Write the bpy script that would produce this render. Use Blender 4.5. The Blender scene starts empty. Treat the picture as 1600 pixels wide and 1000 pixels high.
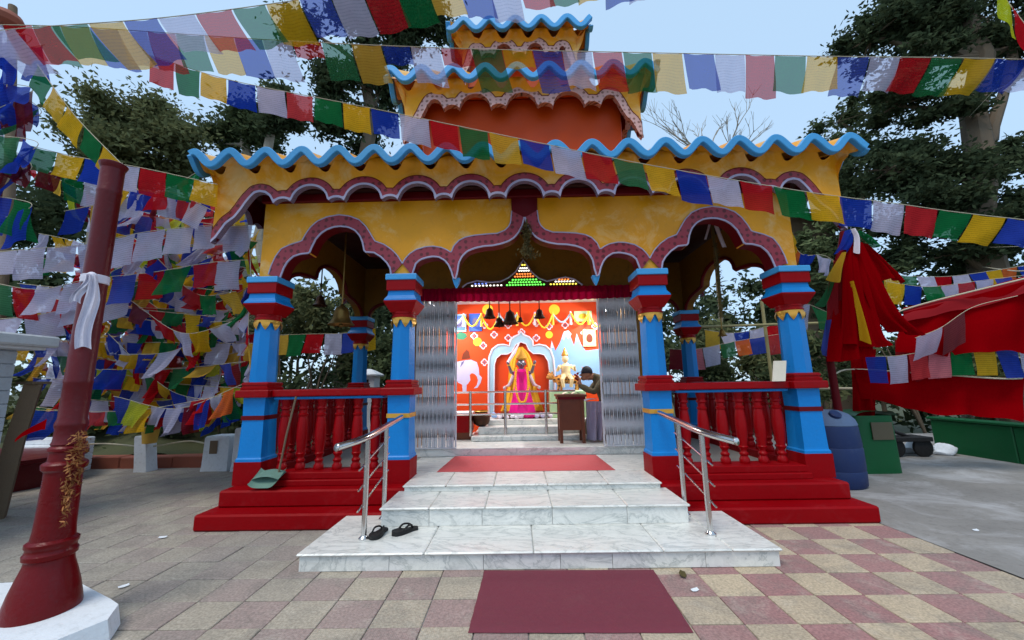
import bpy, math, random
import numpy as np
from mathutils import Vector, Matrix, Euler
from mathutils.geometry import tessellate_polygon

# ------------------------------------------------------------------ camera, sky, sun, exposure
S = bpy.context.scene
COL = S.collection
FPX, YAW, PITCH, ROLL, CAMH = 603.07, 0.0121, 0.1625, 0.0173, 1.45
fw = Vector((-math.sin(YAW) * math.cos(PITCH), math.cos(YAW) * math.cos(PITCH), math.sin(PITCH)))
r0 = Vector((math.cos(YAW), math.sin(YAW), 0)); u0 = r0.cross(fw)
CR = math.cos(ROLL) * r0 - math.sin(ROLL) * u0
CU = math.sin(ROLL) * r0 + math.cos(ROLL) * u0
CAMP = Vector((0, 0, CAMH))
cd = bpy.data.cameras.new('camera'); cam = bpy.data.objects.new('camera', cd); COL.objects.link(cam)
cd.sensor_width = 36; cd.lens = 36 * FPX / 1600; cd.clip_start = 0.05; cd.clip_end = 3000
m = Matrix.Identity(4)
for i in range(3):
    m[i][0] = CR[i]; m[i][1] = CU[i]; m[i][2] = -fw[i]; m[i][3] = CAMP[i]
cam.matrix_world = m
S.camera = cam

world = bpy.data.worlds.new('World'); S.world = world; world.use_nodes = True
nt = world.node_tree; nt.nodes.clear()
wo = nt.nodes.new('ShaderNodeOutputWorld'); bg = nt.nodes.new('ShaderNodeBackground')
sky = nt.nodes.new('ShaderNodeTexSky'); sky.sky_type = 'NISHITA'; sky.sun_disc = False
SUN_EL, SUN_AZ = math.radians(60), math.radians(212)     # azimuth measured clockwise from +Y
sky.sun_elevation = SUN_EL; sky.sun_rotation = SUN_AZ
sky.altitude = 1800; sky.air_density = 1.0; sky.dust_density = 3.0; sky.ozone_density = 1.0
mixw = nt.nodes.new('ShaderNodeMix'); mixw.data_type = 'RGBA'
mixw.inputs[0].default_value = 0.62                       # thin high cloud evens the sky out
mixw.inputs[7].default_value = (5.6, 7.9, 10.4, 1)
nt.links.new(sky.outputs[0], mixw.inputs[6]); nt.links.new(mixw.outputs[2], bg.inputs[0])
bg.inputs[1].default_value = 0.1
nt.links.new(bg.outputs[0], wo.inputs[0])
sl = bpy.data.lights.new('sun', 'SUN'); sun = bpy.data.objects.new('sun', sl); COL.objects.link(sun)
sl.energy = 1.5; sl.angle = math.radians(25); sl.color = (1, 0.93, 0.83)
sd = Vector((math.sin(SUN_AZ) * math.cos(SUN_EL), math.cos(SUN_AZ) * math.cos(SUN_EL), math.sin(SUN_EL)))
sun.rotation_euler = sd.to_track_quat('Z', 'Y').to_euler(); sun.location = sd * 40
S.view_settings.view_transform = 'Standard'; S.view_settings.look = 'None'
S.view_settings.exposure = 0.42; S.view_settings.gamma = 1; S.view_settings.use_curve_mapping = False
S.render.engine = 'CYCLES'
S.cycles.transparent_max_bounces = 24; S.cycles.max_bounces = 8; S.cycles.use_denoising = True

R = random.Random(7)
NR = np.random.default_rng(11)
X0 = 0.129                                                # axis of the temple

# ------------------------------------------------------------------ helpers
def ray(x, y): return fw + CR * ((x - 800) / FPX) - CU * ((y - 500) / FPX)
def atY(x, y, Y): d = ray(x, y); return CAMP + d * (Y / d.y)
def atZ(x, y, Z): d = ray(x, y); return CAMP + d * ((Z - CAMH) / d.z)
def atX(x, y, X): d = ray(x, y); return CAMP + d * (X / d.x)

WM = {}
def setpar(o, parent):
    if parent is None: return
    o.parent = parent
    o.matrix_parent_inverse = WM[parent.name].inverted()
def tag(o, label=None, cat=None, group=None, kind=None):
    if label: o['label'] = label
    if cat: o['category'] = cat
    if group: o['group'] = group
    if kind: o['kind'] = kind
    return o
def empty(name, loc, label=None, cat=None, group=None):
    o = bpy.data.objects.new(name, None); COL.objects.link(o); o.location = loc; o.empty_display_size = .2
    WM[o.name] = Matrix.Translation(loc)
    return tag(o, label, cat, group)
def link_mesh(name, me, parent=None, loc=(0, 0, 0), rot=(0, 0, 0), scale=(1, 1, 1)):
    o = bpy.data.objects.new(name, me); COL.objects.link(o)
    o.location = loc; o.rotation_euler = rot; o.scale = scale
    WM[o.name] = Matrix.LocRotScale(Vector(loc), Euler(rot), Vector(scale))
    setpar(o, parent)
    return o

class MB:
    def __init__(s): s.v = []; s.f = []; s.mi = []; s.cur = 0; s.uv = None
    def add(s, vs, fs):
        b = len(s.v); s.v += [tuple(p) for p in vs]
        for f in fs: s.f.append(tuple(b + i for i in f)); s.mi.append(s.cur)
        return s
    def box(s, x0, x1, y0, y1, z0, z1, bev=0.0):
        if bev <= 0:
            return s.add([(x, y, z) for z in (z0, z1) for y in (y0, y1) for x in (x0, x1)],
                         [(0, 2, 3, 1), (4, 5, 7, 6), (0, 1, 5, 4), (2, 6, 7, 3), (0, 4, 6, 2), (1, 3, 7, 5)])
        b = bev
        def ring(z, i): return [(x0 + i, y0 + i, z), (x1 - i, y0 + i, z), (x1 - i, y1 - i, z), (x0 + i, y1 - i, z)]
        def ring8(z):
            return [(x0 + b, y0, z), (x1 - b, y0, z), (x1, y0 + b, z), (x1, y1 - b, z), (x1 - b, y1, z), (x0 + b, y1, z), (x0, y1 - b, z), (x0, y0 + b, z)]
        def ring8i(z):
            return [(x0 + b, y0 + b, z), (x1 - b, y0 + b, z), (x1 - b, y0 + b, z), (x1 - b, y1 - b, z), (x1 - b, y1 - b, z), (x0 + b, y1 - b, z), (x0 + b, y1 - b, z), (x0 + b, y0 + b, z)]
        vs = ring(z0, b) + ring8(z0 + b) + ring8(z1 - b) + ring(z1, b)
        fs = [(3, 2, 1, 0), (20, 21, 22, 23)]
        for k in range(8): fs.append((4 + k, 4 + (k + 1) % 8, 12 + (k + 1) % 8, 12 + k))
        for k in range(4):
            a, c = 2 * k, 2 * k + 1
            fs.append((k, (k + 1) % 4, 4 + c, 4 + a)); fs.append(((k + 1) % 4, 4 + (c + 1) % 8, 4 + c))
            fs.append((12 + a, 12 + c, 20 + (k + 1) % 4, 20 + k)); fs.append((12 + c, 12 + (c + 1) % 8, 20 + (k + 1) % 4))
        return s.add(vs, fs)
    def sq(s, cx, cy, prof):                       # square section: list of (half, z)
        vs = []; fs = []
        for h, z in prof: vs += [(cx - h, cy - h, z), (cx + h, cy - h, z), (cx + h, cy + h, z), (cx - h, cy + h, z)]
        n = len(prof)
        for i in range(n - 1):
            for k in range(4):
                a = 4 * i + k; b2 = 4 * i + (k + 1) % 4
                fs.append((a, b2, b2 + 4, a + 4))
        fs += [(3, 2, 1, 0), tuple(4 * (n - 1) + k for k in range(4))]
        return s.add(vs, fs)
    def lathe(s, cx, cy, prof, n=20, mod=None, cap=True):
        vs = []; fs = []
        for r, z in prof:
            for k in range(n):
                a = 2 * math.pi * k / n; rr = r * (mod(a) if mod else 1)
                vs.append((cx + rr * math.cos(a), cy + rr * math.sin(a), z))
        m_ = len(prof)
        for i in range(m_ - 1):
            for k in range(n): fs.append((i * n + k, i * n + (k + 1) % n, (i + 1) * n + (k + 1) % n, (i + 1) * n + k))
        if cap: fs += [tuple(reversed(range(n))), tuple((m_ - 1) * n + k for k in range(n))]
        return s.add(vs, fs)
    def tube(s, pts, rad, n=8, cap=True):
        pts = [Vector(p) for p in pts]; m_ = len(pts); vs = []; fs = []; pn = None
        for i, p in enumerate(pts):
            t = (pts[min(i + 1, m_ - 1)] - pts[max(i - 1, 0)])
            if t.length < 1e-9: t = Vector((0, 0, 1))
            t.normalize()
            if pn is None: pn = t.cross(Vector((0, 0, 1)) if abs(t.z) < .9 else Vector((1, 0, 0)))
            pn = pn - t * pn.dot(t)
            if pn.length < 1e-6: pn = t.orthogonal()
            pn.normalize(); bn = t.cross(pn)
            r = rad[i] if isinstance(rad, (list, tuple)) else rad
            for k in range(n):
                a = 2 * math.pi * k / n
                vs.append(p + pn * (r * math.cos(a)) + bn * (r * math.sin(a)))
        for i in range(m_ - 1):
            for k in range(n): fs.append((i * n + k, i * n + (k + 1) % n, (i + 1) * n + (k + 1) % n, (i + 1) * n + k))
        if cap: fs += [tuple(reversed(range(n))), tuple((m_ - 1) * n + k for k in range(n))]
        return s.add(vs, fs)
    def grid(s, fn, nu, nv):
        vs = [fn(i / nu, j / nv) for j in range(nv + 1) for i in range(nu + 1)]
        fs = [(j * (nu + 1) + i, j * (nu + 1) + i + 1, (j + 1) * (nu + 1) + i + 1, (j + 1) * (nu + 1) + i) for j in range(nv) for i in range(nu)]
        return s.add(vs, fs)
    def poly(s, pts2, y0, y1, T=None):             # extruded outline in the XZ plane between depths y0 (front) and y1
        T = T or (lambda a, d, b: (a, d, b))
        tris = tessellate_polygon([[Vector((a, b, 0)) for a, b in pts2]])
        n = len(pts2)
        ar = sum(pts2[i][0] * pts2[(i + 1) % n][1] - pts2[(i + 1) % n][0] * pts2[i][1] for i in range(n))
        vs = [T(a, y0, b) for a, b in pts2] + [T(a, y1, b) for a, b in pts2]
        fs = []
        for t in tris:
            a, b, c = t
            cr = (pts2[b][0] - pts2[a][0]) * (pts2[c][1] - pts2[a][1]) - (pts2[c][0] - pts2[a][0]) * (pts2[b][1] - pts2[a][1])
            if cr < 0: t = (a, c, b)
            fs.append(tuple(t)); fs.append(tuple(n + i for i in reversed(t)))
        for i in range(n):
            j = (i + 1) % n
            fs.append((i, n + i, n + j, j) if ar > 0 else (i, j, n + j, n + i))
        return s.add(vs, fs)
    def ell(s, c, rx, ry, rz, n=12, m_=8):
        pr = []
        vs = []; fs = []
        for j in range(m_ + 1):
            t = math.pi * j / m_
            for k in range(n):
                a = 2 * math.pi * k / n
                vs.append((c[0] + rx * math.sin(t) * math.cos(a), c[1] + ry * math.sin(t) * math.sin(a), c[2] - rz * math.cos(t)))
        for j in range(m_):
            for k in range(n): fs.append((j * n + k, j * n + (k + 1) % n, (j + 1) * n + (k + 1) % n, (j + 1) * n + k))
        return s.add(vs, fs)
    def mesh(s, name, mats, smooth=False):
        me = bpy.data.meshes.new(name); me.from_pydata(s.v, [], s.f)
        for mm in (mats if isinstance(mats, (list, tuple)) else [mats]): me.materials.append(mm)
        if any(s.mi): me.polygons.foreach_set('material_index', s.mi)
        if smooth:
            me.polygons.foreach_set('use_smooth', [True] * len(me.polygons))
            if smooth != 2:
                me.set_sharp_from_angle(angle=math.radians(38))
        me.update()
        return me
    def build(s, name, mats, parent=None, smooth=False, **kw):
        return link_mesh(name, s.mesh(name, mats, smooth), parent, **kw)

def catmull(pts, n=12):
    P = [Vector(p) for p in pts]
    if len(P) == 2: return [P[0].lerp(P[1], i / n) for i in range(n + 1)]
    P = [P[0] * 2 - P[1]] + P + [P[-1] * 2 - P[-2]]
    out = []
    for i in range(1, len(P) - 2):
        for k in range(n):
            t = k / n
            a, b, c, d = P[i - 1], P[i], P[i + 1], P[i + 2]
            out.append(.5 * ((2 * b) + (c - a) * t + (2 * a - 5 * b + 4 * c - d) * t * t + (3 * b - a - 3 * c + d) * t ** 3))
    out.append(P[-2]); return out

# ------------------------------------------------------------------ materials
def lin(c): return tuple(((v / 255) / 12.92 if v / 255 <= .04045 else ((v / 255 + .055) / 1.055) ** 2.4) for v in c)
def new_mat(name):
    mt = bpy.data.materials.new(name); mt.use_nodes = True; t = mt.node_tree
    return mt, t, t.nodes['Principled BSDF'], t.nodes['Material Output']
def N(t, typ, **kw):
    n = t.nodes.new(typ)
    for k, v in kw.items(): setattr(n, k, v)
    return n
def ramp(t, fac, stops):
    r = N(t, 'ShaderNodeValToRGB'); e = r.color_ramp.elements
    while len(e) > len(stops): e.remove(e[-1])
    while len(e) < len(stops): e.new(.5)
    for el, (p, c) in zip(e, stops): el.position = p; el.color = (*c[:3], 1)
    t.links.new(fac, r.inputs[0]); return r.outputs[0]
def mixc(t, fac, a, b, blend='MIX'):
    mx = N(t, 'ShaderNodeMix', data_type='RGBA', blend_type=blend)
    for s_, v in ((0, fac), (6, a), (7, b)):
        if hasattr(v, 'is_linked') or hasattr(v, 'links'): t.links.new(v, mx.inputs[s_])
        else: mx.inputs[s_].default_value = v if s_ == 0 else (*v[:3], 1)
    return mx.outputs[2]
def noise(t, vec, scale, detail=4, rough=.6, dist=0):
    n = N(t, 'ShaderNodeTexNoise'); n.inputs['Scale'].default_value = scale; n.inputs['Detail'].default_value = detail
    n.inputs['Roughness'].default_value = rough; n.inputs['Distortion'].default_value = dist
    if vec is not None: t.links.new(vec, n.inputs['Vector'])
    return n
def coords(t, rnd=False):
    g = N(t, 'ShaderNodeNewGeometry'); v = g.outputs['Position']
    if rnd:
        oi = N(t, 'ShaderNodeObjectInfo'); ad = N(t, 'ShaderNodeVectorMath', operation='SCALE')
        cm = N(t, 'ShaderNodeCombineXYZ')
        for i in range(3): t.links.new(oi.outputs['Random'], cm.inputs[i])
        t.links.new(cm.outputs[0], ad.inputs[0]); ad.inputs['Scale'].default_value = 37.0
        a2 = N(t, 'ShaderNodeVectorMath', operation='ADD'); t.links.new(v, a2.inputs[0]); t.links.new(ad.outputs[0], a2.inputs[1])
        v = a2.outputs[0]
    return v
def bump(t, b, h, strength, dist=.01):
    bp = N(t, 'ShaderNodeBump'); bp.inputs['Strength'].default_value = strength; bp.inputs['Distance'].default_value = dist
    t.links.new(h, bp.inputs['Height']); t.links.new(bp.outputs[0], b.inputs['Normal'])

def paint(name, col, rough=.45, var=.18, dirt=.25, sc=3.0, bmp=.15, dcol=None, spec=.3, metal=0, stain=None):
    mt, t, b, o = new_mat(name)
    v = coords(t)
    n1 = noise(t, v, sc, 5, .65); n2 = noise(t, v, sc * 9, 4, .7)
    base = mixc(t, n1.outputs[0], [c * (1 - var) for c in col], [min(1, c * (1 + var)) for c in col])
    dc = dcol or [c * .45 + .03 for c in col]
    f = ramp(t, n2.outputs[0], [(.52, (0, 0, 0)), (.8, (dirt, dirt, dirt))])
    c2 = mixc(t, f, base, dc)
    if stain:                                       # worn, chalky or dusty patches: (scale, lo, hi, amount, colour)
        n3 = noise(t, v, stain[0], 6, .7, .6)
        f3 = ramp(t, n3.outputs[0], [(stain[1], (0, 0, 0)), (stain[2], (stain[3],) * 3)])
        c2 = mixc(t, f3, c2, stain[4])
    t.links.new(c2, b.inputs['Base Color'])
    rr = ramp(t, n1.outputs[0], [(.3, (rough * .75,) * 3), (.7, (min(1, rough * 1.3),) * 3)])
    t.links.new(rr, b.inputs['Roughness']); b.inputs['Specular IOR Level'].default_value = spec; b.inputs['Metallic'].default_value = metal
    n4 = noise(t, v, sc * 14, 3, .6)
    bump(t, b, n4.outputs[0], bmp, .01)
    return mt

M = {}
M['yellow'] = paint('yellow_paint', lin((232, 158, 22)), .38, .1, .2, 1.6, .2, stain=(2.4, .5, .68, .55, lin((238, 208, 150))))
M['yellow_in'] = paint('shaded_yellow_paint', lin((132, 92, 22)), .6, .2, .5, 1.5, .2, dcol=lin((60, 44, 22)))  # wall yellow darkened, porch interior shade put into the colour
M['ceil'] = paint('shaded_ceiling', lin((58, 26, 20)), .7, .2, .4, 1.5, .2)  # ceiling maroon darkened to carry the shade under the porch roof
M['orange'] = paint('orange_paint', lin((186, 66, 2)), .5, .12, .2, 1.2, .15)
M['maroon'] = paint('maroon_paint', lin((100, 6, 16)), .42, .15, .25, 3, .15, spec=.15)
M['red'] = paint('red_paint', lin((144, 0, 8)), .36, .14, .3, 2.2, .25, spec=.14, stain=(5, .6, .8, .22, lin((190, 90, 90))))
M['redstep'] = paint('red_step_paint', lin((138, 0, 8)), .5, .14, .3, 1.6, .25, spec=.1, dcol=lin((120, 30, 32)), stain=(3.0, .58, .8, .25, lin((170, 70, 74))))
M['blue'] = paint('blue_paint', lin((4, 124, 200)), .36, .1, .22, 2.4, .2)
M['rimblue'] = paint('rim_blue_paint', lin((70, 160, 220)), .42, .1, .22, 2.4, .2)
M['lav'] = paint('pale_edging_paint', lin((176, 172, 200)), .5, .08, .2, 4, .1)
M['gold'] = paint('gold_paint', lin((214, 160, 66)), .32, .12, .25, 8, .1, metal=.35)
M['steel'] = paint('stainless_steel', (.62, .6, .58), .22, .06, .1, 6, .02, metal=1.0)
M['greysteel'] = paint('grey_painted_steel', lin((204, 206, 210)), .5, .08, .3, 7, .1, dcol=lin((84, 80, 78)))
M['white'] = paint('whitewash', lin((222, 226, 230)), .75, .05, .4, 2.2, .4, dcol=lin((150, 150, 146)))
M['terra'] = paint('terracotta_paint', lin((146, 84, 66)), .8, .14, .4, 3, .3)
M['concrete'] = paint('concrete', lin((138, 134, 129)), .9, .3, .6, 1.4, .5, dcol=lin((92, 88, 84)), stain=(1.1, .48, .7, .75, lin((184, 182, 182))))
M['floor'] = paint('porch_floor_cement', lin((168, 164, 156)), .55, .1, .35, 2, .2)
M['bark'] = paint('bark', lin((104, 90, 74)), .95, .3, .6, 4, 1.0)
M['palebark'] = paint('pale_bark', lin((150, 140, 124)), .95, .25, .6, 4, 1.0)
M['wood'] = paint('varnished_wood', lin((104, 52, 28)), .35, .25, .3, 7, .2)
M['oldwood'] = paint('weathered_wood', lin((116, 98, 78)), .85, .2, .5, 6, .6)
M['bronze'] = paint('old_bronze', lin((150, 120, 66)), .4, .2, .5, 9, .2, metal=.85, dcol=lin((60, 50, 34)))
M['darkbronze'] = paint('dark_bronze', lin((70, 44, 30)), .45, .2, .5, 9, .2, metal=.6)
M['bluedrum'] = paint('blue_plastic', lin((30, 48, 92)), .5, .1, .35, 4, .15, stain=(3, .55, .8, .3, lin((96, 108, 130))))
M['bluelid'] = paint('faded_blue_plastic', lin((92, 112, 142)), .6, .1, .35, 4, .2)
M['binGreen'] = paint('green_bin_paint', lin((8, 84, 44)), .45, .15, .4, 3, .15)
M['brown'] = paint('faded_brown_notice', lin((92, 84, 66)), .7, .15, .4, 9, .1)
M['black'] = paint('black_rubber', lin((34, 32, 32)), .7, .2, .3, 12, .3)
M['matlow'] = paint('maroon_carpet', lin((116, 52, 64)), .95, .08, .25, 2.2, .6, dcol=lin((96, 66, 66)), stain=(2.0, .55, .8, .3, lin((128, 84, 84))))
M['mathigh'] = paint('red_carpet', lin((190, 84, 86)), .95, .08, .2, 2.5, .6)
M['scarf'] = paint('white_silk', lin((214, 208, 220)), .6, .06, .2, 6, .2)
M['post'] = paint('post_red_paint', lin((100, 0, 6)), .3, .15, .3, 3, .25, spec=.25, stain=(4, .6, .8, .2, lin((150, 80, 80))))
M['maroonpost'] = paint('post_maroon_paint', lin((92, 8, 16)), .36, .15, .3, 3, .25, stain=(6, .6, .8, .2, lin((140, 80, 80))))
M['dustpan'] = paint('green_tin', lin((104, 136, 122)), .5, .2, .5, 7, .2)
M['cardboard'] = paint('cream_board', lin((222, 210, 190)), .8, .08, .3, 14, .1)
M['rope'] = paint('pale_rope', lin((196, 186, 160)), .9, .2, .3, 20, .3)
M['bamboo'] = paint('bamboo', lin((150, 140, 96)), .6, .2, .4, 9, .2)
M['soil'] = paint('hillside_soil', lin((70, 72, 46)), 1, .4, .6, 1.2, 1.0, dcol=lin((40, 52, 24)))
M['roofgrey'] = paint('roof_slab', lin((196, 200, 202)), .8, .08, .4, 2, .3)
M['shingle'] = paint('grey_siding', lin((176, 184, 192)), .8, .08, .35, 2.4, .3)
M['garland'] = paint('dried_leaves', lin((92, 80, 44)), .95, .4, .6, 20, .8)

def marble_mat():
    mt, t, b, o = new_mat('white_marble')
    v = coords(t, True)
    mp = N(t, 'ShaderNodeMapping'); mp.inputs['Rotation'].default_value = (.3, .5, .9); mp.inputs['Scale'].default_value = (1, 2.6, 1.4)
    t.links.new(v, mp.inputs[0])
    n1 = noise(t, mp.outputs[0], 1.7, 8, .62, 1.6)
    n2 = noise(t, mp.outputs[0], 5.5, 7, .7, 2.2); n3 = noise(t, v, 1.1, 3)
    vein = ramp(t, n1.outputs[0], [(.44, (0, 0, 0)), (.49, (.5,) * 3), (.50, (.8,) * 3), (.515, (.15,) * 3), (.6, (0, 0, 0))])
    fine = ramp(t, n2.outputs[0], [(.50, (0, 0, 0)), (.56, (.35,) * 3), (.60, (.05,) * 3), (.75, (.25,) * 3)])
    base = mixc(t, n3.outputs[0], lin((214, 214, 206)), lin((236, 234, 228)))
    c = mixc(t, vein, base, lin((164, 168, 164))); c = mixc(t, fine, c, lin((184, 184, 177)))
    d = noise(t, v, 9, 5, .8); df = ramp(t, d.outputs[0], [(.6, (0, 0, 0)), (.8, (.35,) * 3)])
    c = mixc(t, df, c, lin((140, 132, 118)))
    t.links.new(c, b.inputs['Base Color']); b.inputs['Roughness'].default_value = .32
    bump(t, b, d.outputs[0], .06, .01)
    return mt
M['marble'] = marble_mat()

def tile_mat(name, col):
    mt, t, b, o = new_mat(name)
    v = coords(t); oi = N(t, 'ShaderNodeObjectInfo')
    n1 = noise(t, v, 2.2, 6, .7); n2 = noise(t, v, 60, 3, .6); n3 = noise(t, v, .55, 3, .5); n5 = noise(t, v, 1.3, 3, .5)
    c = mixc(t, n1.outputs[0], [x * .7 for x in col], [x * 1.22 for x in col])
    c = mixc(t, ramp(t, oi.outputs['Random'], [(0, (0, 0, 0)), (1, (.6,) * 3)]), c, [x * .68 + .03 for x in col])
    sx = N(t, 'ShaderNodeSeparateXYZ'); t.links.new(v, sx.inputs[0])       # dusty, more trodden side of the yard
    mr = N(t, 'ShaderNodeMapRange'); mr.inputs[1].default_value = 1.6; mr.inputs[2].default_value = -2.6; mr.inputs[3].default_value = .2; mr.inputs[4].default_value = .86
    t.links.new(sx.outputs[0], mr.inputs[0])
    mu = N(t, 'ShaderNodeMath', operation='MULTIPLY_ADD'); t.links.new(n3.outputs[0], mu.inputs[0]); mu.inputs[1].default_value = .7; mu.inputs[2].default_value = -.32
    ad = N(t, 'ShaderNodeMath', operation='ADD', use_clamp=True); t.links.new(mr.outputs[0], ad.inputs[0]); t.links.new(mu.outputs[0], ad.inputs[1])
    dirtc = mixc(t, n5.outputs[0], lin((142, 137, 129)), lin((172, 166, 154)))
    c = mixc(t, ad.outputs[0], c, dirtc)
    n6 = noise(t, v, 2.6, 8, .72, .8)
    c = mixc(t, ramp(t, n6.outputs[0], [(.46, (0, 0, 0)), (.7, (.62,) * 3)]), c, lin((124, 118, 110)))
    n7 = noise(t, v, 4.5, 6, .7, .5)
    c = mixc(t, ramp(t, n7.outputs[0], [(.54, (0, 0, 0)), (.74, (.45,) * 3)]), c, lin((196, 186, 170)))
    sp = ramp(t, n2.outputs[0], [(.35, (.74,) * 3), (.65, (1.14,) * 3)])
    c = mixc(t, 1.0, c, sp, 'MULTIPLY')
    t.links.new(c, b.inputs['Base Color']); b.inputs['Roughness'].default_value = .85
    w = N(t, 'ShaderNodeTexWave', wave_type='BANDS', bands_direction='X'); w.inputs['Scale'].default_value = 28; w.inputs['Distortion'].default_value = .6
    t.links.new(v, w.inputs[0])
    h = mixc(t, .5, w.outputs[0], n2.outputs[0])
    bump(t, b, h, .35, .006)
    return mt
M['tilepink'] = tile_mat('pink_paving', lin((170, 116, 114)))
M['tilebeige'] = tile_mat('beige_paving', lin((206, 184, 152)))

def band_mat(name, a, bcol, sc):
    mt, t, b, o = new_mat(name)
    v0_ = coords(t); sp_ = N(t, 'ShaderNodeSeparateXYZ'); t.links.new(v0_, sp_.inputs[0]); cb_ = N(t, 'ShaderNodeCombineXYZ'); ad_ = N(t, 'ShaderNodeMath', operation='ADD')
    t.links.new(sp_.outputs[0], ad_.inputs[0]); t.links.new(sp_.outputs[1], ad_.inputs[1]); t.links.new(ad_.outputs[0], cb_.inputs[0]); t.links.new(sp_.outputs[2], cb_.inputs[2]); v = cb_.outputs[0]
    vo = N(t, 'ShaderNodeTexVoronoi', feature='F1'); vo.inputs['Scale'].default_value = sc; vo.inputs['Randomness'].default_value = .3
    t.links.new(v, vo.inputs['Vector'])
    n = noise(t, v, sc * 2.2, 3, .6)
    mm = N(t, 'ShaderNodeMath', operation='MULTIPLY_ADD'); t.links.new(n.outputs[0], mm.inputs[0]); mm.inputs[1].default_value = .35; t.links.new(vo.outputs['Distance'], mm.inputs[2])
    f = ramp(t, mm.outputs[0], [(.40, (1, 1, 1)), (.52, (0, 0, 0))])
    t.links.new(mixc(t, f, a, bcol), b.inputs['Base Color']); b.inputs['Roughness'].default_value = .4
    return mt
M['band'] = band_mat('patterned_maroon_band', lin((150, 40, 56)), lin((94, 6, 18)), 12)
M['bandpink'] = band_mat('dotted_pink_band', lin((214, 168, 160)), lin((140, 96, 82)), 15)

def cloth(name, col, trans=.45, see=.06, prints=True, dark=.45):
    mt, t, b, o = new_mat(name)
    uv = N(t, 'ShaderNodeUVMap'); oi = N(t, 'ShaderNodeObjectInfo')
    n1 = noise(t, uv.outputs[0], 3, 4, .6)
    c = mixc(t, n1.outputs[0], [x * .8 for x in col], [min(1, x * 1.15) for x in col])
    fade = ramp(t, oi.outputs['Random'], [(0, (0, 0, 0)), (.6, (.06,) * 3), (1, (.32,) * 3)])
    g = sum(col) / 3
    if prints: c = mixc(t, fade, c, [min(1, x * .75 + .18) for x in col])
    if prints:
        ad = N(t, 'ShaderNodeVectorMath', operation='ADD'); cm = N(t, 'ShaderNodeCombineXYZ')
        t.links.new(oi.outputs['Random'], cm.inputs[0]); t.links.new(uv.outputs[0], ad.inputs[0]); t.links.new(cm.outputs[0], ad.inputs[1])
        mp = N(t, 'ShaderNodeMapping'); mp.inputs['Scale'].default_value = (55, 17, 1); t.links.new(ad.outputs[0], mp.inputs[0])
        n2 = noise(t, mp.outputs[0], 1.0, 2, .5)
        w = N(t, 'ShaderNodeTexWave', wave_type='BANDS', bands_direction='Y'); w.inputs['Scale'].default_value = 4.2; w.inputs['Distortion'].default_value = .3
        t.links.new(uv.outputs[0], w.inputs[0])
        mu = N(t, 'ShaderNodeMath', operation='MULTIPLY'); t.links.new(n2.outputs[0], mu.inputs[0]); t.links.new(w.outputs[0], mu.inputs[1])
        f = ramp(t, mu.outputs[0], [(.36, (0, 0, 0)), (.5, (dark,) * 3)])
        c = mixc(t, f, c, [x * .28 for x in col])
    df = N(t, 'ShaderNodeBsdfDiffuse'); tr = N(t, 'ShaderNodeBsdfTranslucent'); tp = N(t, 'ShaderNodeBsdfTransparent')
    t.links.new(c, df.inputs[0]); t.links.new(c, tr.inputs[0])
    tp.inputs[0].default_value = (*[min(1, x * .55 + .45) for x in col], 1)
    m1 = N(t, 'ShaderNodeMixShader'); m1.inputs[0].default_value = trans; t.links.new(df.outputs[0], m1.inputs[1]); t.links.new(tr.outputs[0], m1.inputs[2])
    m2 = N(t, 'ShaderNodeMixShader'); m2.inputs[0].default_value = see; t.links.new(m1.outputs[0], m2.inputs[1]); t.links.new(tp.outputs[0], m2.inputs[2])
    t.links.new(m2.outputs[0], o.inputs[0]); t.nodes.remove(b)
    return mt
FC = dict(b=lin((30, 64, 178)), w=lin((206, 202, 228)), r=lin((200, 22, 34)), g=lin((18, 116, 62)), y=lin((232, 180, 34)),
          o=lin((230, 110, 50)), p=lin((226, 130, 140)), m=lin((120, 24, 40)), l=lin((198, 206, 40)))
FM = {k: cloth('flag_cloth_' + n, FC[k], .5, .16) for k, n in dict(b='blue', w='white', r='red', g='green', y='yellow', o='orange', p='pink', m='maroon', l='lime').items()}
FS = {k: cloth('sheer_flag_' + n, FC[k], .55, .52, True, .3) for k, n in dict(b='blue', w='white', r='red', g='green', y='yellow').items()}
M['redcloth'] = cloth('red_scarf_cloth', lin((142, 2, 10)), .25, .0, False)
M['pinkcloth'] = cloth('faded_red_cloth', lin((150, 36, 42)), .3, .0, False)
M['valance'] = cloth('crimson_satin', lin((150, 10, 50)), .35, .0, False)

def leaf_mat(name, c1, c2):
    mt, t, b, o = new_mat(name)
    g = N(t, 'ShaderNodeNewGeometry')
    c = mixc(t, g.outputs['Random Per Island'], c1, c2)
    n = noise(t, g.outputs['Position'], 1.1, 3, .6)
    c = mixc(t, ramp(t, n.outputs[0], [(.35, (0, 0, 0)), (.65, (.55,) * 3)]), c, [x * 1.5 for x in c2])
    df = N(t, 'ShaderNodeBsdfDiffuse'); tr = N(t, 'ShaderNodeBsdfTranslucent')
    t.links.new(c, df.inputs[0]); t.links.new(c, tr.inputs[0])
    m1 = N(t, 'ShaderNodeMixShader'); m1.inputs[0].default_value = .3; t.links.new(df.outputs[0], m1.inputs[1]); t.links.new(tr.outputs[0], m1.inputs[2])
    t.links.new(m1.outputs[0], o.inputs[0]); t.nodes.remove(b)
    return mt
M['leafdark'] = leaf_mat('dark_needles', (.030, .045, .026), (.062, .082, .042))
M['leafmid'] = leaf_mat('mid_foliage', (.045, .065, .032), (.09, .115, .055))
M['leafolive'] = leaf_mat('olive_foliage', (.075, .09, .04), (.15, .16, .075))
M['leafpale'] = leaf_mat('pale_foliage', (.07, .1, .045), (.14, .17, .08))

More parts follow.
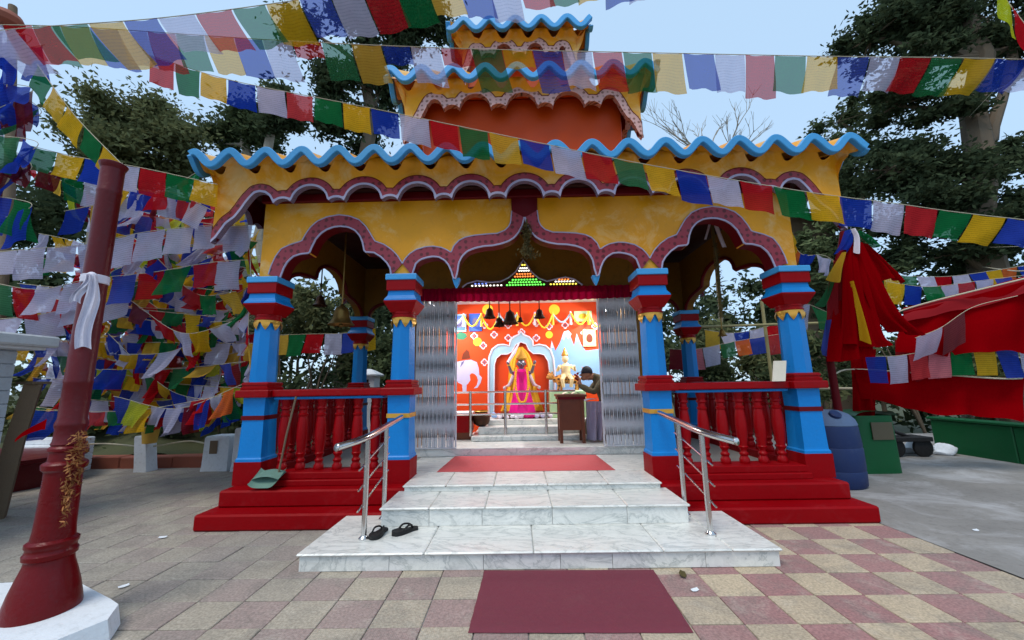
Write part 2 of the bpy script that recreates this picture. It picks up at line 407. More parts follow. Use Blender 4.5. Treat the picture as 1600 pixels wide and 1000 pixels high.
# ------------------------------------------------------------------ ground
g = MB().box(-400, 400, -30, 900, -1.2, -.9).build('ground', M['soil']); tag(g, kind='structure')
yard = MB().box(-9.6, 3.66, -3, 7.62, -.6, -.012).build('courtyard', M['concrete']); tag(yard, kind='structure')
ry = MB()
ry.grid(lambda u, v: (3.608 + 9.5 * u, -3 + 13.5 * v, .012 * math.sin(7 * u + 3 * v) * math.sin(5 * v) + (-.004 if u < .01 else .0)), 24, 30)
ryo = ry.build('side_yard', M['concrete'], smooth=True); tag(ryo, kind='structure')
TX, TY = .325, .308
tm = {}
for nm, mk in (('pink', 'tilepink'), ('beige', 'tilebeige')):
    tm[nm] = MB().box(-TX / 2 + .003, TX / 2 - .003, -TY / 2 + .003, TY / 2 - .003, -.03, 0, .004).mesh('paving_tile', M[mk])
cells = []
for i in range(0, 40):
    for j in range(-2, 19):
        cx = 3.61 - TX * (i + .5); cy = 1.99 + TY * (j + .5)
        if cx < -9.4 or cy > 7.55: continue
        if abs(cx - X0) < 3.2 and cy > 4.5: continue
        if abs(cx - X0) < 1.7 and cy > 3.55: continue
        d = math.hypot(cx, cy - .3); cells.append((d, cx, cy, (i + j) % 2))
cells.sort(); rest = MB()
R2 = random.Random(3)
for k, (d, cx, cy, c) in enumerate(cells):
    jz = R2.uniform(-.004, .002); nm = 'pink' if c == 0 else 'beige'
    if k < 295:
        link_mesh('paving_tile', tm[nm], yard, (cx, cy, jz), (R2.uniform(-.006, .006), R2.uniform(-.006, .006), R2.uniform(-.004, .004)))
    else:
        rest.cur = c
        rest.box(cx - TX / 2 + .003, cx + TX / 2 - .003, cy - TY / 2 + .003, cy + TY / 2 - .003, jz - .03, jz, .004)
tag(rest.build('far_paving', [M['tilepink'], M['tilebeige']], yard), kind='stuff')

# litter on the yard: small leaves and paper scraps
def scrap(x, y, col, a, s, label, cat, name):
    mb = MB(); n = 7
    mb.grid(lambda u, v: (s * (u - .5), .55 * s * (v - .5) * (1 - .8 * abs(u - .5)), .004 + .18 * s * (u - .5) ** 2 + .1 * s * v * v), 4, 2)
    o = mb.build(name, col, loc=(x, y, .004), rot=(0, 0, a)); tag(o, label, cat)
    return o
p = atZ(1086, 924, 0); scrap(p.x, p.y, M['white'], .4, .06, 'white paper scrap on the paving right of the lower mat', 'litter', 'paper_scrap')
p = atZ(1067, 900, 0); scrap(p.x, p.y, M['garland'], 1.2, .1, 'dry leaf on the paving close to the marble step', 'leaf', 'fallen_leaf')
p = atZ(193, 918, 0); scrap(p.x, p.y, M['white'], .9, .06, 'white paper scrap on the paving near the red post', 'litter', 'paper_scrap')
p = atZ(1525, 830, 0); scrap(p.x, p.y, M['white'], .2, .06, 'white paper scrap on the grey concrete yard', 'litter', 'paper_scrap')
p = atZ(254, 841, 0); scrap(p.x, p.y, M['white'], .2, .07, 'white paper scrap in front of the red plinth corner', 'litter', 'paper_scrap')

# ------------------------------------------------------------------ marble stair
ms = empty('marble_stair', (X0, 3.5, 0), 'white marble stair with grey veins in front of the shrine', 'stairs')
def slabs(name, x0, x1, cuts, y0, y1, z0, z1, bev=.006):
    xs = [x0] + list(cuts) + [x1]
    for a, b in zip(xs[:-1], xs[1:]):
        MB().box(a + .0015, b - .0015, y0, y1, z0, z1, bev).build(name, M['marble'], ms)
zA, zB, zP = .139, .309, .378
yM, yM2, yM3 = 3.32, 3.874, 4.40
bx0, bx1 = X0 - 1.9, X0 + 1.9
cx0, cx1 = X0 - 1.44, X0 + 1.44
slabs('tread', bx0 - .02, bx1 + .02, [-.77, .1, 1.12, 1.66], yM - .025, 4.25, zA - .022, zA, .01)
slabs('riser', bx0, bx1, [-1.05, -.3, .31, .72, 1.45], yM, yM + .03, .001, zA - .023, .002)
for sx in (bx0, bx1 - .03): MB().box(sx, sx + .03, yM + .031, 4.25, .001, zA - .023).build('riser', M['marble'], ms)
slabs('tread', cx0 - .02, cx1 + .02, [-.86, -.33, .3, 1.0], yM2 - .025, 4.46, zB - .022, zB, .01)
slabs('riser', cx0, cx1, [-.86, -.36, .3, 1.0], yM2, yM2 + .03, zA + .001, zB - .023, .002)
for sx in (cx0, cx1 - .03): MB().box(sx, sx + .03, yM2 + .031, 4.25, zA + .001, zB - .023).build('riser', M['marble'], ms)
MB().box(bx0 + .032, bx1 - .032, yM + .032, 4.24, .0, zA - .024).build('core', M['concrete'], ms)
MB().box(cx0 + .032, cx1 - .032, yM2 + .032, 4.46, zA + .002, zB - .024).build('core', M['concrete'], ms)
# upper landing between the inner columns
slabs('landing_slab', X0 - 1.4, X0 + 1.4, [-.8, -.28, .3, .95], yM3 - .02, 5.0, zP - .022, zP, .012)
slabs('landing_slab', X0 - 1.6, X0 + 1.7, [-1.0, -.1, .85], 5.002, 6.02, zP - .022, zP, .004)
slabs('riser', X0 - 1.38, X0 + 1.38, [-.5, .5], yM3, yM3 + .03, zB + .001, zP - .023, .002)

# ------------------------------------------------------------------ temple
YC, XI, XO = 4.812, 1.555, 3.293
YB = 7.75
CY = (YC + YB) / 2
T = empty('temple', (X0, CY, 0), 'yellow, red and blue hill temple with tiered scalloped roofs', 'temple')
# red plinth
def redstep(x0, x1, y0, y1, z0, z1): return MB().box(x0, x1, y0, y1, z0, z1, .018).build('plinth_step', M['redstep'], T)
redstep(X0 - 3.5, X0 + 3.5, 4.2, 8.5, .0, .161)
redstep(X0 - 3.44, X0 + 3.43, 4.44, 8.3, .16, .335)
MB().box(X0 - 3.4, X0 + 3.4, 4.66, 8.2, .33, .372).build('porch_floor', M['floor'], T)
for s in (-1, 1):                                      # two thin courses under the front balustrade
    a, b = sorted((X0 + s * (XI + .14), X0 + s * (XO - .13)))
    MB().box(a, b, 4.60, 4.95, .334, .40, .008).build('kerb', M['redstep'], T)
    MB().box(a, b, 4.65, 4.93, .399, .475, .008).build('kerb', M['redstep'], T)
    a, b = sorted((X0 + s * (XO + .13), X0 + s * (XO - .13)))
    MB().box(a, b, YC + .15, YB - .15, .334, .475, .008).build('kerb', M['redstep'], T)
for a, b in ((X0 - XO + .15, X0 + XO - .15),):
    MB().box(a, b, YB - .13, YB + .13, .334, .475, .008).build('kerb', M['redstep'], T)

def flute(a): return 1 - .07 * abs(math.sin(4 * a)) ** .6 + .02
def column(cx, cy, inner, rear=False):
    base = MB().sq(cx, cy, [(.16, .336), (.16, .595)]).build('column', M['redstep'], T)
    MB().sq(cx, cy, [(.152, .594), (.152, .625), (.14, .64), (.138, .66), (.128, 1.07)]).build('pedestal', M['blue'], base)
    MB().sq(cx, cy, [(.139, 1.07), (.139, 1.12)]).build('pedestal_band', M['gold'] if inner else M['maroon'], base)
    MB().sq(cx, cy, [(.128, 1.12), (.133, 1.335)]).build('pedestal_top', M['blue'], base)
    MB().sq(cx, cy, [(.192, 1.334), (.197, 1.345), (.197, 1.41), (.19, 1.421)]).build('rail_block', M['red'], base)
    MB().sq(cx, cy, [(.162, 1.42), (.165, 1.45), (.15, 1.458), (.15, 1.478), (.158, 1.484), (.156, 1.505), (.14, 1.515)]).build('base_moulding', M['red'], base)
    MB().lathe(cx, cy, [(.146, 1.514), (.143, 1.7), (.135, 2.24)], 32, flute).build('shaft', M['blue'], base, True)
    MB().lathe(cx, cy, [(.142, 2.245), (.148, 2.25), (.15, 2.262), (.146, 2.28)], 24).build('gold_ring', M['gold'], base, True)
    for k in range(8):                                 # petals of the gold collar
        a = k * math.pi / 4 + math.pi / 8
        c, s_ = math.cos(a), math.sin(a)
        def f(u, v):
            w = .052 * (1 - v ** 1.6) * (2 * u - 1); r = .15 - .012 * v + .012 * math.sin(math.pi * v)
            return (cx + c * r - s_ * w, cy + s_ * r + c * w, 2.255 - .1 * v)
        MB().grid(f, 4, 5).build('petal', M['gold'], base, True)
    MB().lathe(cx, cy, [(.14, 2.278), (.152, 2.283), (.152, 2.30), (.143, 2.305), (.143, 2.325), (.15, 2.33), (.15, 2.35)], 24).build('neck', M['red'], base, True)
    MB().sq(cx, cy, [(.135, 2.345), (.15, 2.37), (.2, 2.46), (.204, 2.482)]).build('capital_flare', M['red'], base)
    MB().sq(cx, cy, [(.2, 2.481), (.196, 2.50), (.165, 2.55), (.158, 2.612)]).build('capital_cove', M['blue'], base)
    MB().sq(cx, cy, [(.176, 2.611), (.18, 2.62), (.18, 2.74), (.176, 2.748)]).build('capital_block', M['red'], base)
    MB().sq(cx, cy, [(.188, 2.747), (.192, 2.755), (.192, 2.81), (.186, 2.822)]).build('abacus', M['rimblue'], base)
    MB().sq(cx, cy, [(.06, 2.82), (.06, 3.3)]).build('impost', M['maroon'], base)
for s in (-1, 1):
    column(X0 + s * XI, YC, True); column(X0 + s * XO, YC, False); column(X0 + s * XO, YB, False)

# balustrades
bal_prof = [(.052, 0), (.056, .01), (.056, .05), (.046, .065), (.04, .085), (.05, .1), (.05, .115), (.036, .13), (.034, .15), (.05, .175), (.054, .19), (.046, .2),
            (.05, .24), (.062, .34), (.064, .44), (.058, .54), (.05, .60), (.046, .62), (.056, .635), (.056, .65), (.044, .66), (.042, .70), (.056, .715), (.056, .73), (.046, .745), (.056, .79), (.06, .83)]
bme = MB().lathe(0, 0, bal_prof, 14).mesh('baluster', M['red'], True)
def balustrade(p0, p1, n):
    d = Vector((p1[0] - p0[0], p1[1] - p0[1], 0)); L = d.length; d.normalize(); nx, ny = -d.y, d.x
    def bar(hw, z0, z1):
        mb = MB(); c = [(p0[0] + nx * hw, p0[1] + ny * hw), (p0[0] - nx * hw, p0[1] - ny * hw), (p1[0] - nx * hw, p1[1] - ny * hw), (p1[0] + nx * hw, p1[1] + ny * hw)]
        xs = [q[0] for q in c]; ys = [q[1] for q in c]
        return mb.box(min(xs), max(xs), min(ys), max(ys), z0, z1, .01)
    rail = bar(.13, 1.337, 1.418).build('handrail', M['red'], T)
    bar(.09, 1.302, 1.336).build('rail_beam', M['blue'], rail)
    for k in range(n):
        q = (k + .5) / n
        link_mesh('baluster', bme, rail, (p0[0] + d.x * L * q, p0[1] + d.y * L * q, .474))
for s in (-1, 1):
    a, b = sorted((X0 + s * (XI + .2), X0 + s * (XO - .2)))
    balustrade((a, YC), (b, YC), 6)
    balustrade((X0 + s * XO, YC + .2), (X0 + s * XO, YB - .2), 12)
balustrade((X0 - XO + .2, YB), (X0 - 1.75, YB), 6); balustrade((X0 + 1.75, YB), (X0 + XO - .2, YB), 6)

# arch outlines, read off the left half of the front and mirrored on the temple axis
def pl(pts, Y=4.73): return [((v := atY(x, y, Y)).x - X0, v.z) for x, y in pts]
in_side = pl([(439, 425), (444, 419), (450, 409), (459, 401), (471, 397), (484, 396), (487, 388), (494, 374), (502, 365), (511, 359), (522, 355), (532, 354),
              (544, 355), (555, 360), (563, 369), (567, 379), (570, 394), (585, 395), (596, 402), (605, 411), (610, 419), (612, 425)])
out_side = pl([(420, 429), (424, 416), (431, 401), (440, 389), (455, 382), (472, 377), (478, 366), (486, 355), (496, 346), (512, 339), (530, 336), (547, 338), (562, 344), (572, 354),
               (579, 365), (586, 377), (600, 382), (612, 390), (621, 399), (629, 412)])
in_mid = pl([(644, 424), (650, 412), (657, 406), (666, 403), (676, 401), (686, 402), (695, 407), (701, 414), (706, 425), (708, 434), (712, 436), (715, 425), (717, 411), (722, 401), (730, 393),
             (742, 388), (756, 385), (770, 384), (784, 381), (795, 377), (803, 372), (810, 364), (816, 353), (819, 340)])
out_mid = pl([(629, 412), (633, 405), (640, 397), (651, 390), (665, 386), (677, 385), (690, 387), (699, 391), (705, 395), (709, 385), (717, 376), (727, 371), (741, 368), (761, 366), (777, 365), (789, 360), (795, 354), (798, 347), (799.5, 330)])
ZT, ZF = 3.84, 2.822
zsp = ZF
def clampz(pts): return [(a, max(b, zsp)) for a, b in pts]
in_side = clampz(in_side)
in_side[0] = (in_side[0][0], zsp); in_side[-1] = (in_side[-1][0], zsp)
in_mid[0] = (in_mid[0][0], zsp)
xl = -XO - .12                                           # left end of the front wall
bottom = [(xl, zsp)] + in_side + in_mid
mir = [(-a, b) for a, b in reversed(bottom)]
outline = bottom + mir + [(-xl, ZT), (xl, ZT)]
def TW(a, d, b): return (X0 + a, d, b)
fwall = MB().poly(outline, 4.74, 4.90, TW).build('front_arch_wall', M['yellow'], T)
def ribbon(mb, A, B, y0, y1):                            # strip between two open outlines with equal counts
    n = len(A)
    vs = [TW(a, y0, b) for a, b in A] + [TW(a, y0, b) for a, b in B] + [TW(a, y1, b) for a, b in A] + [TW(a, y1, b) for a, b in B]
    fs = []
    for i in range(n - 1):
        fs += [(i, i + 1, n + i + 1, n + i), (2 * n + i, 3 * n + i, 3 * n + i + 1, 2 * n + i + 1), (i, 2 * n + i, 2 * n + i + 1, i + 1), (n + i, n + i + 1, 3 * n + i + 1, 3 * n + i)]
    return mb.add(vs, fs)
def resamp(P, n):
    P = [Vector((a, b, 0)) for a, b in P]; L = [0]
    for i in range(1, len(P)): L.append(L[-1] + (P[i] - P[i - 1]).length)
    out = []; j = 0
    for k in range(n):
        s = L[-1] * k / (n - 1)
        while j < len(L) - 2 and L[j + 1] < s: j += 1
        t = (s - L[j]) / max(1e-9, L[j + 1] - L[j]); q = P[j].lerp(P[j + 1], t); out.append((q.x, q.y))
    return out
for sgn in (1, -1):
    for inn, out, n in ((in_side, out_side, 60), (in_mid, out_mid, 70)):
        A = [(sgn * a, b) for a, b in resamp(inn, n)]; B = [(sgn * a, max(b, zsp)) for a, b in resamp(out, n)]
        bo = ribbon(MB(), A, B, 4.722, 4.745).build('arch_band', M['band'], fwall)
        tb = MB().tube([TW(a, 4.72, b) for a, b in A], .0115, 6); tb.build('arch_edging', M['lav'], bo, True)
        MB().tube([TW(a, 4.722, b) for a, b in B], .008, 6).build('arch_edging', M['lav'], bo, True)
    # pendant tip between the cusps of the middle arch
    px_ = in_mid[10][0]; pz = in_mid[10][1]
    MB().sq(X0 + sgn * px_, 4.80, [(.008, pz - .10), (.03, pz - .05), (.05, pz + .02)]).build('pendant', M['rimblue'], fwall)
# soffit of the arches and the inner side of the wall, painted maroon
for sgn in (1, -1):
    for inn in (in_side, in_mid):
        A = resamp(inn, 60); so = MB(); fr_, bk2 = [], []
        for i, (a, b) in enumerate(A):
            a2, b2 = A[max(0, i - 1)]; a3, b3 = A[min(59, i + 1)]; L_ = math.hypot(a3 - a2, b3 - b2) or 1
            nx_, nz_ = (b3 - b2) / L_ * .004, -(a3 - a2) / L_ * .004
            fr_.append(TW(sgn * (a + nx_), 4.735, b + nz_)); bk2.append(TW(sgn * (a + nx_), 4.905, b + nz_))
        so.add(fr_ + bk2, [(i, i + 1, 61 + i, 60 + i) for i in range(59)]).build('arch_soffit', M['maroon'], fwall, True)
mpil = [(-.16, 3.70), (-.16, 3.835), (.16, 3.835), (.16, 3.70), (.1, 3.58), (.035, 3.56), (0, 3.6), (-.035, 3.56), (-.1, 3.58)]
c_out = out_mid[-1]; c_in = in_mid[-1]
MB().poly([(c_out[0], c_out[1]), (c_in[0], c_in[1]), (-c_in[0], c_in[1]), (-c_out[0], c_out[1]), (-c_out[0] + .005, ZT), (c_out[0] - .005, ZT)], 4.719, 4.741, TW).build('centre_panel', M['maroon'], fwall)
MB().box(X0 + xl - .03, X0 - xl + .03, 4.69, 4.95, ZT + .001, ZT + .11, .01).build('beam', M['maroon'], T)

# side and rear arch walls (plain trefoil opening)
def trefoil(w, zs, zt):
    pts = [(-w, zs)]
    for k in range(1, 9): a = math.pi - k * math.pi / 2 / 8; pts.append((-w * .45 + w * .55 * math.cos(a), zs + (zt - zs) * .45 * math.sin(a)))
    for k in range(0, 13): a = math.pi - k * math.pi / 12; pts.append((w * .42 * math.cos(a), zs + (zt - zs) * (.5 + .5 * math.sin(a))))
    for k in range(1, 9): a = math.pi / 2 - k * math.pi / 2 / 8; pts.append((w * .45 + w * .55 * math.cos(a), zs + (zt - zs) * .45 * math.sin(a)))
    pts.append((w, zs)); return pts
sd_w = (YB - YC) / 2
for s in (-1, 1):
    tr = trefoil(sd_w - .2, zsp, 3.42)
    ol = [(-sd_w + .1, zsp)] + tr + [(sd_w - .1, zsp), (sd_w - .1, ZT), (-sd_w + .1, ZT)]
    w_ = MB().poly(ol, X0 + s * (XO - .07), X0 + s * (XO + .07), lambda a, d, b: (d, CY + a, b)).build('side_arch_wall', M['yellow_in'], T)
    MB().tube([(X0 + s * (XO - .075), CY + a, b) for a, b in tr], .03, 6).build('arch_edging', M['maroon'], w_, True)
    wr = (XO - 1.75) / 2; xm = (XO + 1.75) / 2
    tr2 = trefoil(wr - .17, zsp, 3.42)
    ol = [(-wr, zsp)] + tr2 + [(wr + .1, zsp), (wr + .1, ZT), (-wr, ZT)]
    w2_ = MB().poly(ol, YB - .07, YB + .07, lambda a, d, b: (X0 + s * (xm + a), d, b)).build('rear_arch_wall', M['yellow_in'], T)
    MB().tube([(X0 + s * (xm + a), YB - .075, b) for a, b in tr2], .03, 6).build('arch_edging', M['maroon'], w2_, True)
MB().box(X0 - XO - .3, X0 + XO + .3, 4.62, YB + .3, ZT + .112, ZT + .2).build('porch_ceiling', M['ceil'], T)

# eaves: corrugated roof with a blue wavy rim, coved fascia, scalloped patterned band
def scallop(h, sc_end):
    nP = max(1, round((2 * sc_end - .215) / .635)); per = (2 * sc_end - .215) / nP
    small = .215; big = per - small
    ex = [(0, 0), (.06, .11), (.12, .155), (.19, .17), (.25, .155), (.3, .1), (.35, .03), (.4, -.06), (.47, -.16), (.57, -.24), (.63, -.34), (.68, -.42), (.74, -.48), (1.2, -.5)]
    k_ = (h - sc_end) / .74
    def f(s):
        a = abs(s)
        if a > sc_end:
            t = (a - sc_end) / k_
            for (x1, y1), (x2, y2) in zip(ex[:-1], ex[1:]):
                if t <= x2: return y1 + (y2 - y1) * (t - x1) / (x2 - x1)
            return -.5
        q = (s + sc_end) % per
        if q < small: t = q / small * 2 - 1; return .075 * math.sqrt(max(0, 1 - t * t))
        t = (q - small) / big * 2 - 1; return .235 * math.sqrt(max(0, 1 - t * t)) ** .9
    return f
def eave(parent, cx, cy, hx, hy, zE, zS, rise, run, band, capw):
    root = MB()
    ends = {}
    roofparts = []
    for side in range(4):
        ax = [(1, 0), (0, 1), (-1, 0), (0, -1)][side]; out = [(0, -1), (1, 0), (0, 1), (-1, 0)][side]
        h = hx if side % 2 == 0 else hy; ho = hy if side % 2 == 0 else hx
        def P(s, d, z): return (cx + ax[0] * s + out[0] * (ho - d), cy + ax[1] * s + out[1] * (ho - d), z)
        per = .458; npr = max(2, round(2 * h / per)); per = 2 * h / (npr + .5)
        def wave(s): return .085 * math.cos(2 * math.pi * (s + .06) / per)
        hf = h - .2
        scf = scallop(hf, hf - .74 * min(1, (hf) / 2.2)); ns = int(2 * h / .022)
        # roof sheet
        rs = MB().grid(lambda u, v: P((2 * u - 1) * (h - v * run), v * run, zE + wave((2 * u - 1) * h) * (1 - .5 * v) + rise * v + .02), ns // 2, 5)
        roof = rs.build('roof', M['yellow'], parent, True)
        # blue rim
        rm = MB(); tk = .043
        ring = [(-.028, tk), (.03, tk), (.03, -tk), (-.028, -tk), (-.036, -tk * .8), (-.036, tk * .8)]
        secs = []
        for i in range(ns + 1):
            s = (2 * i / ns - 1) * h
            sl_ = -.085 * 2 * math.pi / per * math.sin(2 * math.pi * (s + .06) / per); nn = 1 / math.hypot(1, sl_)
            secs.append([P(s - dz * sl_ * nn, dy, zE + wave(s) + dz * nn) for dy, dz in ring])
        for k in range(6):
            k2 = (k + 1) % 6; A_ = [q[k] for q in secs]; B_ = [q[k2] for q in secs]; n_ = len(A_)
            rm.add(A_ + B_, [(i, i + 1, n_ + i + 1, n_ + i) for i in range(n_ - 1)])
        for q in (secs[0], secs[-1]): rm.add(q, [tuple(range(6))])
        rm.build('wavy_rim', M['rimblue'], roof, True)
        # fascia
        nv = 10
        def fas(u, v):
            s = (2 * u - 1) * hf; sw = s * (h - .06 - (h - .06 - hf) * min(1, v * 3)) / hf
            b = zS + scf(s); top = zE - .03 + wave(sw)
            z = top + (b - top) * v; q_ = min(1, max(0, (zE - .02 - z) / .16)); k = (1 - q_) ** 1.2
            d = .07 + .13 * (1 - (1 - q_) ** 2) + .075 * math.cos(2 * math.pi * (sw + .06) / per) * k
            return P(sw, d, z)
        fo = MB().grid(fas, ns, nv).build('fascia', M['yellow'] if band == 'band' else M['yellow'], parent, True)
        def dil(s, w):
            best = -9
            for k in range(-6, 7):
                dd = k / 6 * w
                if abs(s + dd) > hf: continue
                best = max(best, scf(s + dd) + math.sqrt(max(0, w * w - dd * dd)))
            return best
        S_ = [(2 * i / ns - 1) * hf for i in range(ns + 1)]
        def strip(w0, w1, d0, name, mat, par):
            mb = MB(); lo = [P(s, d0, zS + (scf(s) - .004 if w0 == 0 else dil(s, w0))) for s in S_]; hi = [P(s, d0, zS + dil(s, w1)) for s in S_]
            lob = [P(s, .26, zS + (scf(s) - .004)) for s in S_]
            n = len(S_); mb.add(lo + hi, [(i, i + 1, n + i + 1, n + i) for i in range(n - 1)])
            if w0 == 0: mb.add(lo + lob, [(i, n + i, n + i + 1, i + 1) for i in range(n - 1)])
            return mb.build(name, mat, par)
        bo = strip(0, capw, .188, 'scallop_band', M[band], fo)
        strip(0, .024, .183, 'scallop_edging', M['lav'] if band == 'band' else M['bandpink'], bo)
        strip(capw, capw + .012, .186, 'scallop_line', M['maroon'], bo)
        # lining behind the fascia
        li = MB(); lo = [P(s, .262, zS + scf(s) - .004) for s in S_]; hi = [P(s, .262, zE - .02) for s in S_]; n = len(S_)
        li.add(lo + hi, [(i, n + i, n + i + 1, i + 1) for i in range(n - 1)]).build('fascia_lining', M['maroon'], fo)
    MB().box(cx - hx + .27, cx + hx - .27, cy - hy + .27, cy + hy - .27, zE - .07, zE - .03).build('soffit', M['orange'], parent)
eave(T, X0, CY, 4.05, CY - 4.255, 4.20, 3.69, .16, 1.0, 'band', .098)
eave(T, X0, CY, 1.80, 1.76, 5.53, 5.14, .4, .6, 'bandpink', .095)
eave(T, X0, CY, 1.12, 1.05, 7.03, 6.62, .45, .9, 'bandpink', .095)
MB().box(X0 - 1.40, X0 + 1.40, CY - 1.36, CY + 1.36, 4.17, 5.45, .02).build('tower_wall', M['orange'], T)
MB().box(X0 - .84, X0 + .84, CY - .78, CY + .78, 5.46, 6.95, .02).build('tower_wall', M['orange'], T)
MB().sq(X0, CY, [(.55, 7.3), (.5, 7.55), (.25, 7.8), (.02, 8.3)]).build('spire', M['yellow'], T)
MB().box(X0 - 1.5, X0 + 1.5, CY - 1.5, CY + 1.5, ZT + .21, 4.169).build('roof_slab', M['orange'], T)

# sanctum room
SF, YS, YK = .49, 6.10, 8.05
SX0, SX1 = X0 - 1.75, X0 + 1.78
MB().box(SX0, SX1, YS - .04, YK + .1, .37, SF, .008).build('sanctum_floor', M['marble'], T)
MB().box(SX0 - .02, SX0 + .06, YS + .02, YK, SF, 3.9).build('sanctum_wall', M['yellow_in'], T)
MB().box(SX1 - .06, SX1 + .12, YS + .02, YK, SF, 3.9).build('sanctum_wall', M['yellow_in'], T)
MB().box(SX1 - .02, SX1 + .125, YS - .005, YS + .03, SF + .001, 1.2).build('white_dado', M['white'], T)
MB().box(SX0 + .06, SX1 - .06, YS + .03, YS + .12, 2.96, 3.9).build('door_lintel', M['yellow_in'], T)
MB().box(SX0 + .05, SX1 - .05, YS + .02, YS + .14, 2.86, 2.96, .006).build('door_head', M['maroon'], T)
MB().box(SX0 + .06, SX1 - .06, YS + .14, YK, 3.12, 3.2).build('sanctum_ceiling', M['white'], T)

# ------------------------------------------------------------------ sanctum: painted back wall
def flatmat(name, c, r=.5): return paint(name, lin(c), r, .06, .12, 3, .08)
M['mural'] = flatmat('mural_orange', (232, 76, 22)); M['mw'] = flatmat('mural_white', (232, 222, 232)); M['mlav'] = flatmat('mural_lavender', (204, 196, 226))
M['mblue'] = flatmat('mural_blue', (146, 186, 232)); M['mpale'] = flatmat('mural_pale_blue', (172, 208, 226)); M['mgrey'] = flatmat('mural_grey', (120, 112, 150))
M['myel'] = flatmat('mural_yellow', (248, 214, 60)); M['mgreen'] = flatmat('mural_green', (40, 120, 84)); M['mbrown'] = flatmat('mural_brown', (120, 50, 24))
M['picblue'] = flatmat('picture_blue', (70, 110, 214)); M['picgreen'] = flatmat('picture_green', (190, 222, 170)); M['piccream'] = flatmat('picture_cream', (240, 214, 160))
YW = YK - .03
mw = MB().box(SX0 + .06, SX1 - .06, YW, YK + .05, SF, 3.12).build('painted_back_wall', M['mural'], T)
def W2(x, y, Y=YW): v = atY(x, y, Y); return (v.x, v.z)
def decal(name, pts, mat, lift, par=mw):
    return MB().poly(pts, YW - lift, YW - lift + .0025 if lift > .004 else YW + .001).build(name, mat, par)
def pxdecal(name, pts, mat, lift): return decal(name, [W2(*p) for p in pts], mat, lift)
# mountains
pxdecal('painted_mountains', [(858, 560), (862, 533), (868, 548), (875, 535), (880, 520), (884, 518), (890, 522), (893, 530), (897, 540), (901, 521), (908, 538), (915, 548), (938, 545), (938, 610), (858, 610)], M['mblue'], .003)
pxdecal('painted_snow', [(878, 528), (881, 518), (888, 516), (893, 522), (888, 530), (884, 524), (881, 532)], M['mw'], .0056)
pxdecal('painted_snow', [(899, 530), (901, 521), (904, 530), (902, 534)], M['mw'], .0056)
pxdecal('painted_snow', [(860, 545), (862, 532), (865, 543)], M['mw'], .0056)
# elephant
pxdecal('painted_elephant', [(704, 567), (716, 565), (726, 563), (736, 562), (745, 566), (748, 575), (749, 586), (753, 590), (751, 598), (746, 606), (740, 607), (745, 602), (747, 594), (745, 588), (741, 584), (737, 583), (734, 586), (735, 594),
        (731, 600), (729, 601), (729, 612), (723, 612), (722, 601), (716, 598), (713, 594), (704, 594)], M['mlav'], .003)
pxdecal('painted_rider', [(721, 562), (723, 553), (729, 546), (733, 549), (735, 560)], M['mbrown'], .003)
pxdecal('painted_rug', [(719, 574), (721, 566), (726, 563), (724, 568)], M['mgrey'], .0056)
def flower(x, y, s=6.2):
    cx, cz = W2(x, y); r = s / 603 * 7.7
    def pet(k, rr):
        pts = []
        for i in range(32):
            a = 2 * math.pi * i / 32; q = rr * (.62 + .38 * abs(math.cos(2 * a)) ** .7); pts.append((cx + q * math.cos(a), cz + q * math.sin(a)))
        return pts
    a = decal('painted_flower', pet(0, r), M['mw'], .003); decal('flower_heart', pet(0, r * .62), M['mural'], .0056, a)
    MB().box(cx - r * .35, cx + r * .35, YW - .009, YW - .0057, cz - r * .08, cz + r * .08).build('flower_cross', M['mgrey'], a)
    MB().box(cx - r * .08, cx + r * .08, YW - .0095, YW - .0092, cz - r * .35, cz + r * .35).build('flower_cross', M['mgrey'], a)
for q in ((772, 523), (794, 528), (741, 525), (755, 540), (838, 528), (858, 510), (883, 508), (757, 566), (930, 510), (757, 508), (838, 505), (913, 520), (815, 519), (794, 508)): flower(*q)
def disc(x, y, s, mat, lift, name, par=mw):
    cx, cz = W2(x, y); r = s / 603 * 7.7
    return decal(name, [(cx + r * math.cos(2 * math.pi * i / 24), cz + r * math.sin(2 * math.pi * i / 24)) for i in range(24)], mat, lift, par)
disc(746, 534, 7, M['myel'], .008, 'gold_disc'); disc(866, 484, 9, M['myel'], .008, 'gold_disc'); disc(762, 484, 9, M['myel'], .008, 'gold_disc'); disc(858, 523, 6, M['myel'], .008, 'gold_disc')
pxdecal('painted_leaf', [(713, 522), (720, 519), (728, 521), (730, 526), (724, 531), (715, 530)], M['mgreen'], .008)
# framed pictures on the wall
def frame(x0, y0, x1, y1, fm, pm, label):
    a = W2(x0, y1); b = W2(x1, y0)
    e = empty('framed_picture', ((a[0] + b[0]) / 2, YW - .02, a[1]), label, 'picture', 'pictures on the shrine wall')
    MB().box(a[0], b[0], YW - .03, YW - .003, a[1], b[1], .006).build('frame', M[fm], e)
    MB().box(a[0] + .03, b[0] - .03, YW - .034, YW - .0301, a[1] + .03, b[1] - .03).build('print', M[pm], e)
    cx, cz = (a[0] + b[0]) / 2, (a[1] + b[1]) / 2; w, h = (b[0] - a[0]) / 2, (b[1] - a[1]) / 2
    MB().poly([(cx + w * .5 * math.cos(t), cz - h * .1 + h * .6 * math.sin(t) * (1 if math.sin(t) > 0 else .7)) for t in [i * math.pi / 10 for i in range(20)]], YW - .037, YW - .0345).build('figure_print', M['mgrey'] if pm == 'picblue' else M['mbrown'] if pm == 'piccream' else M['myel'], e)
frame(709, 491, 729, 519, 'mpale', 'picblue', 'blue framed picture at the left edge of the shrine wall')
frame(733, 490, 753, 518, 'picblue', 'picblue', 'blue framed picture second from the left on the shrine wall')
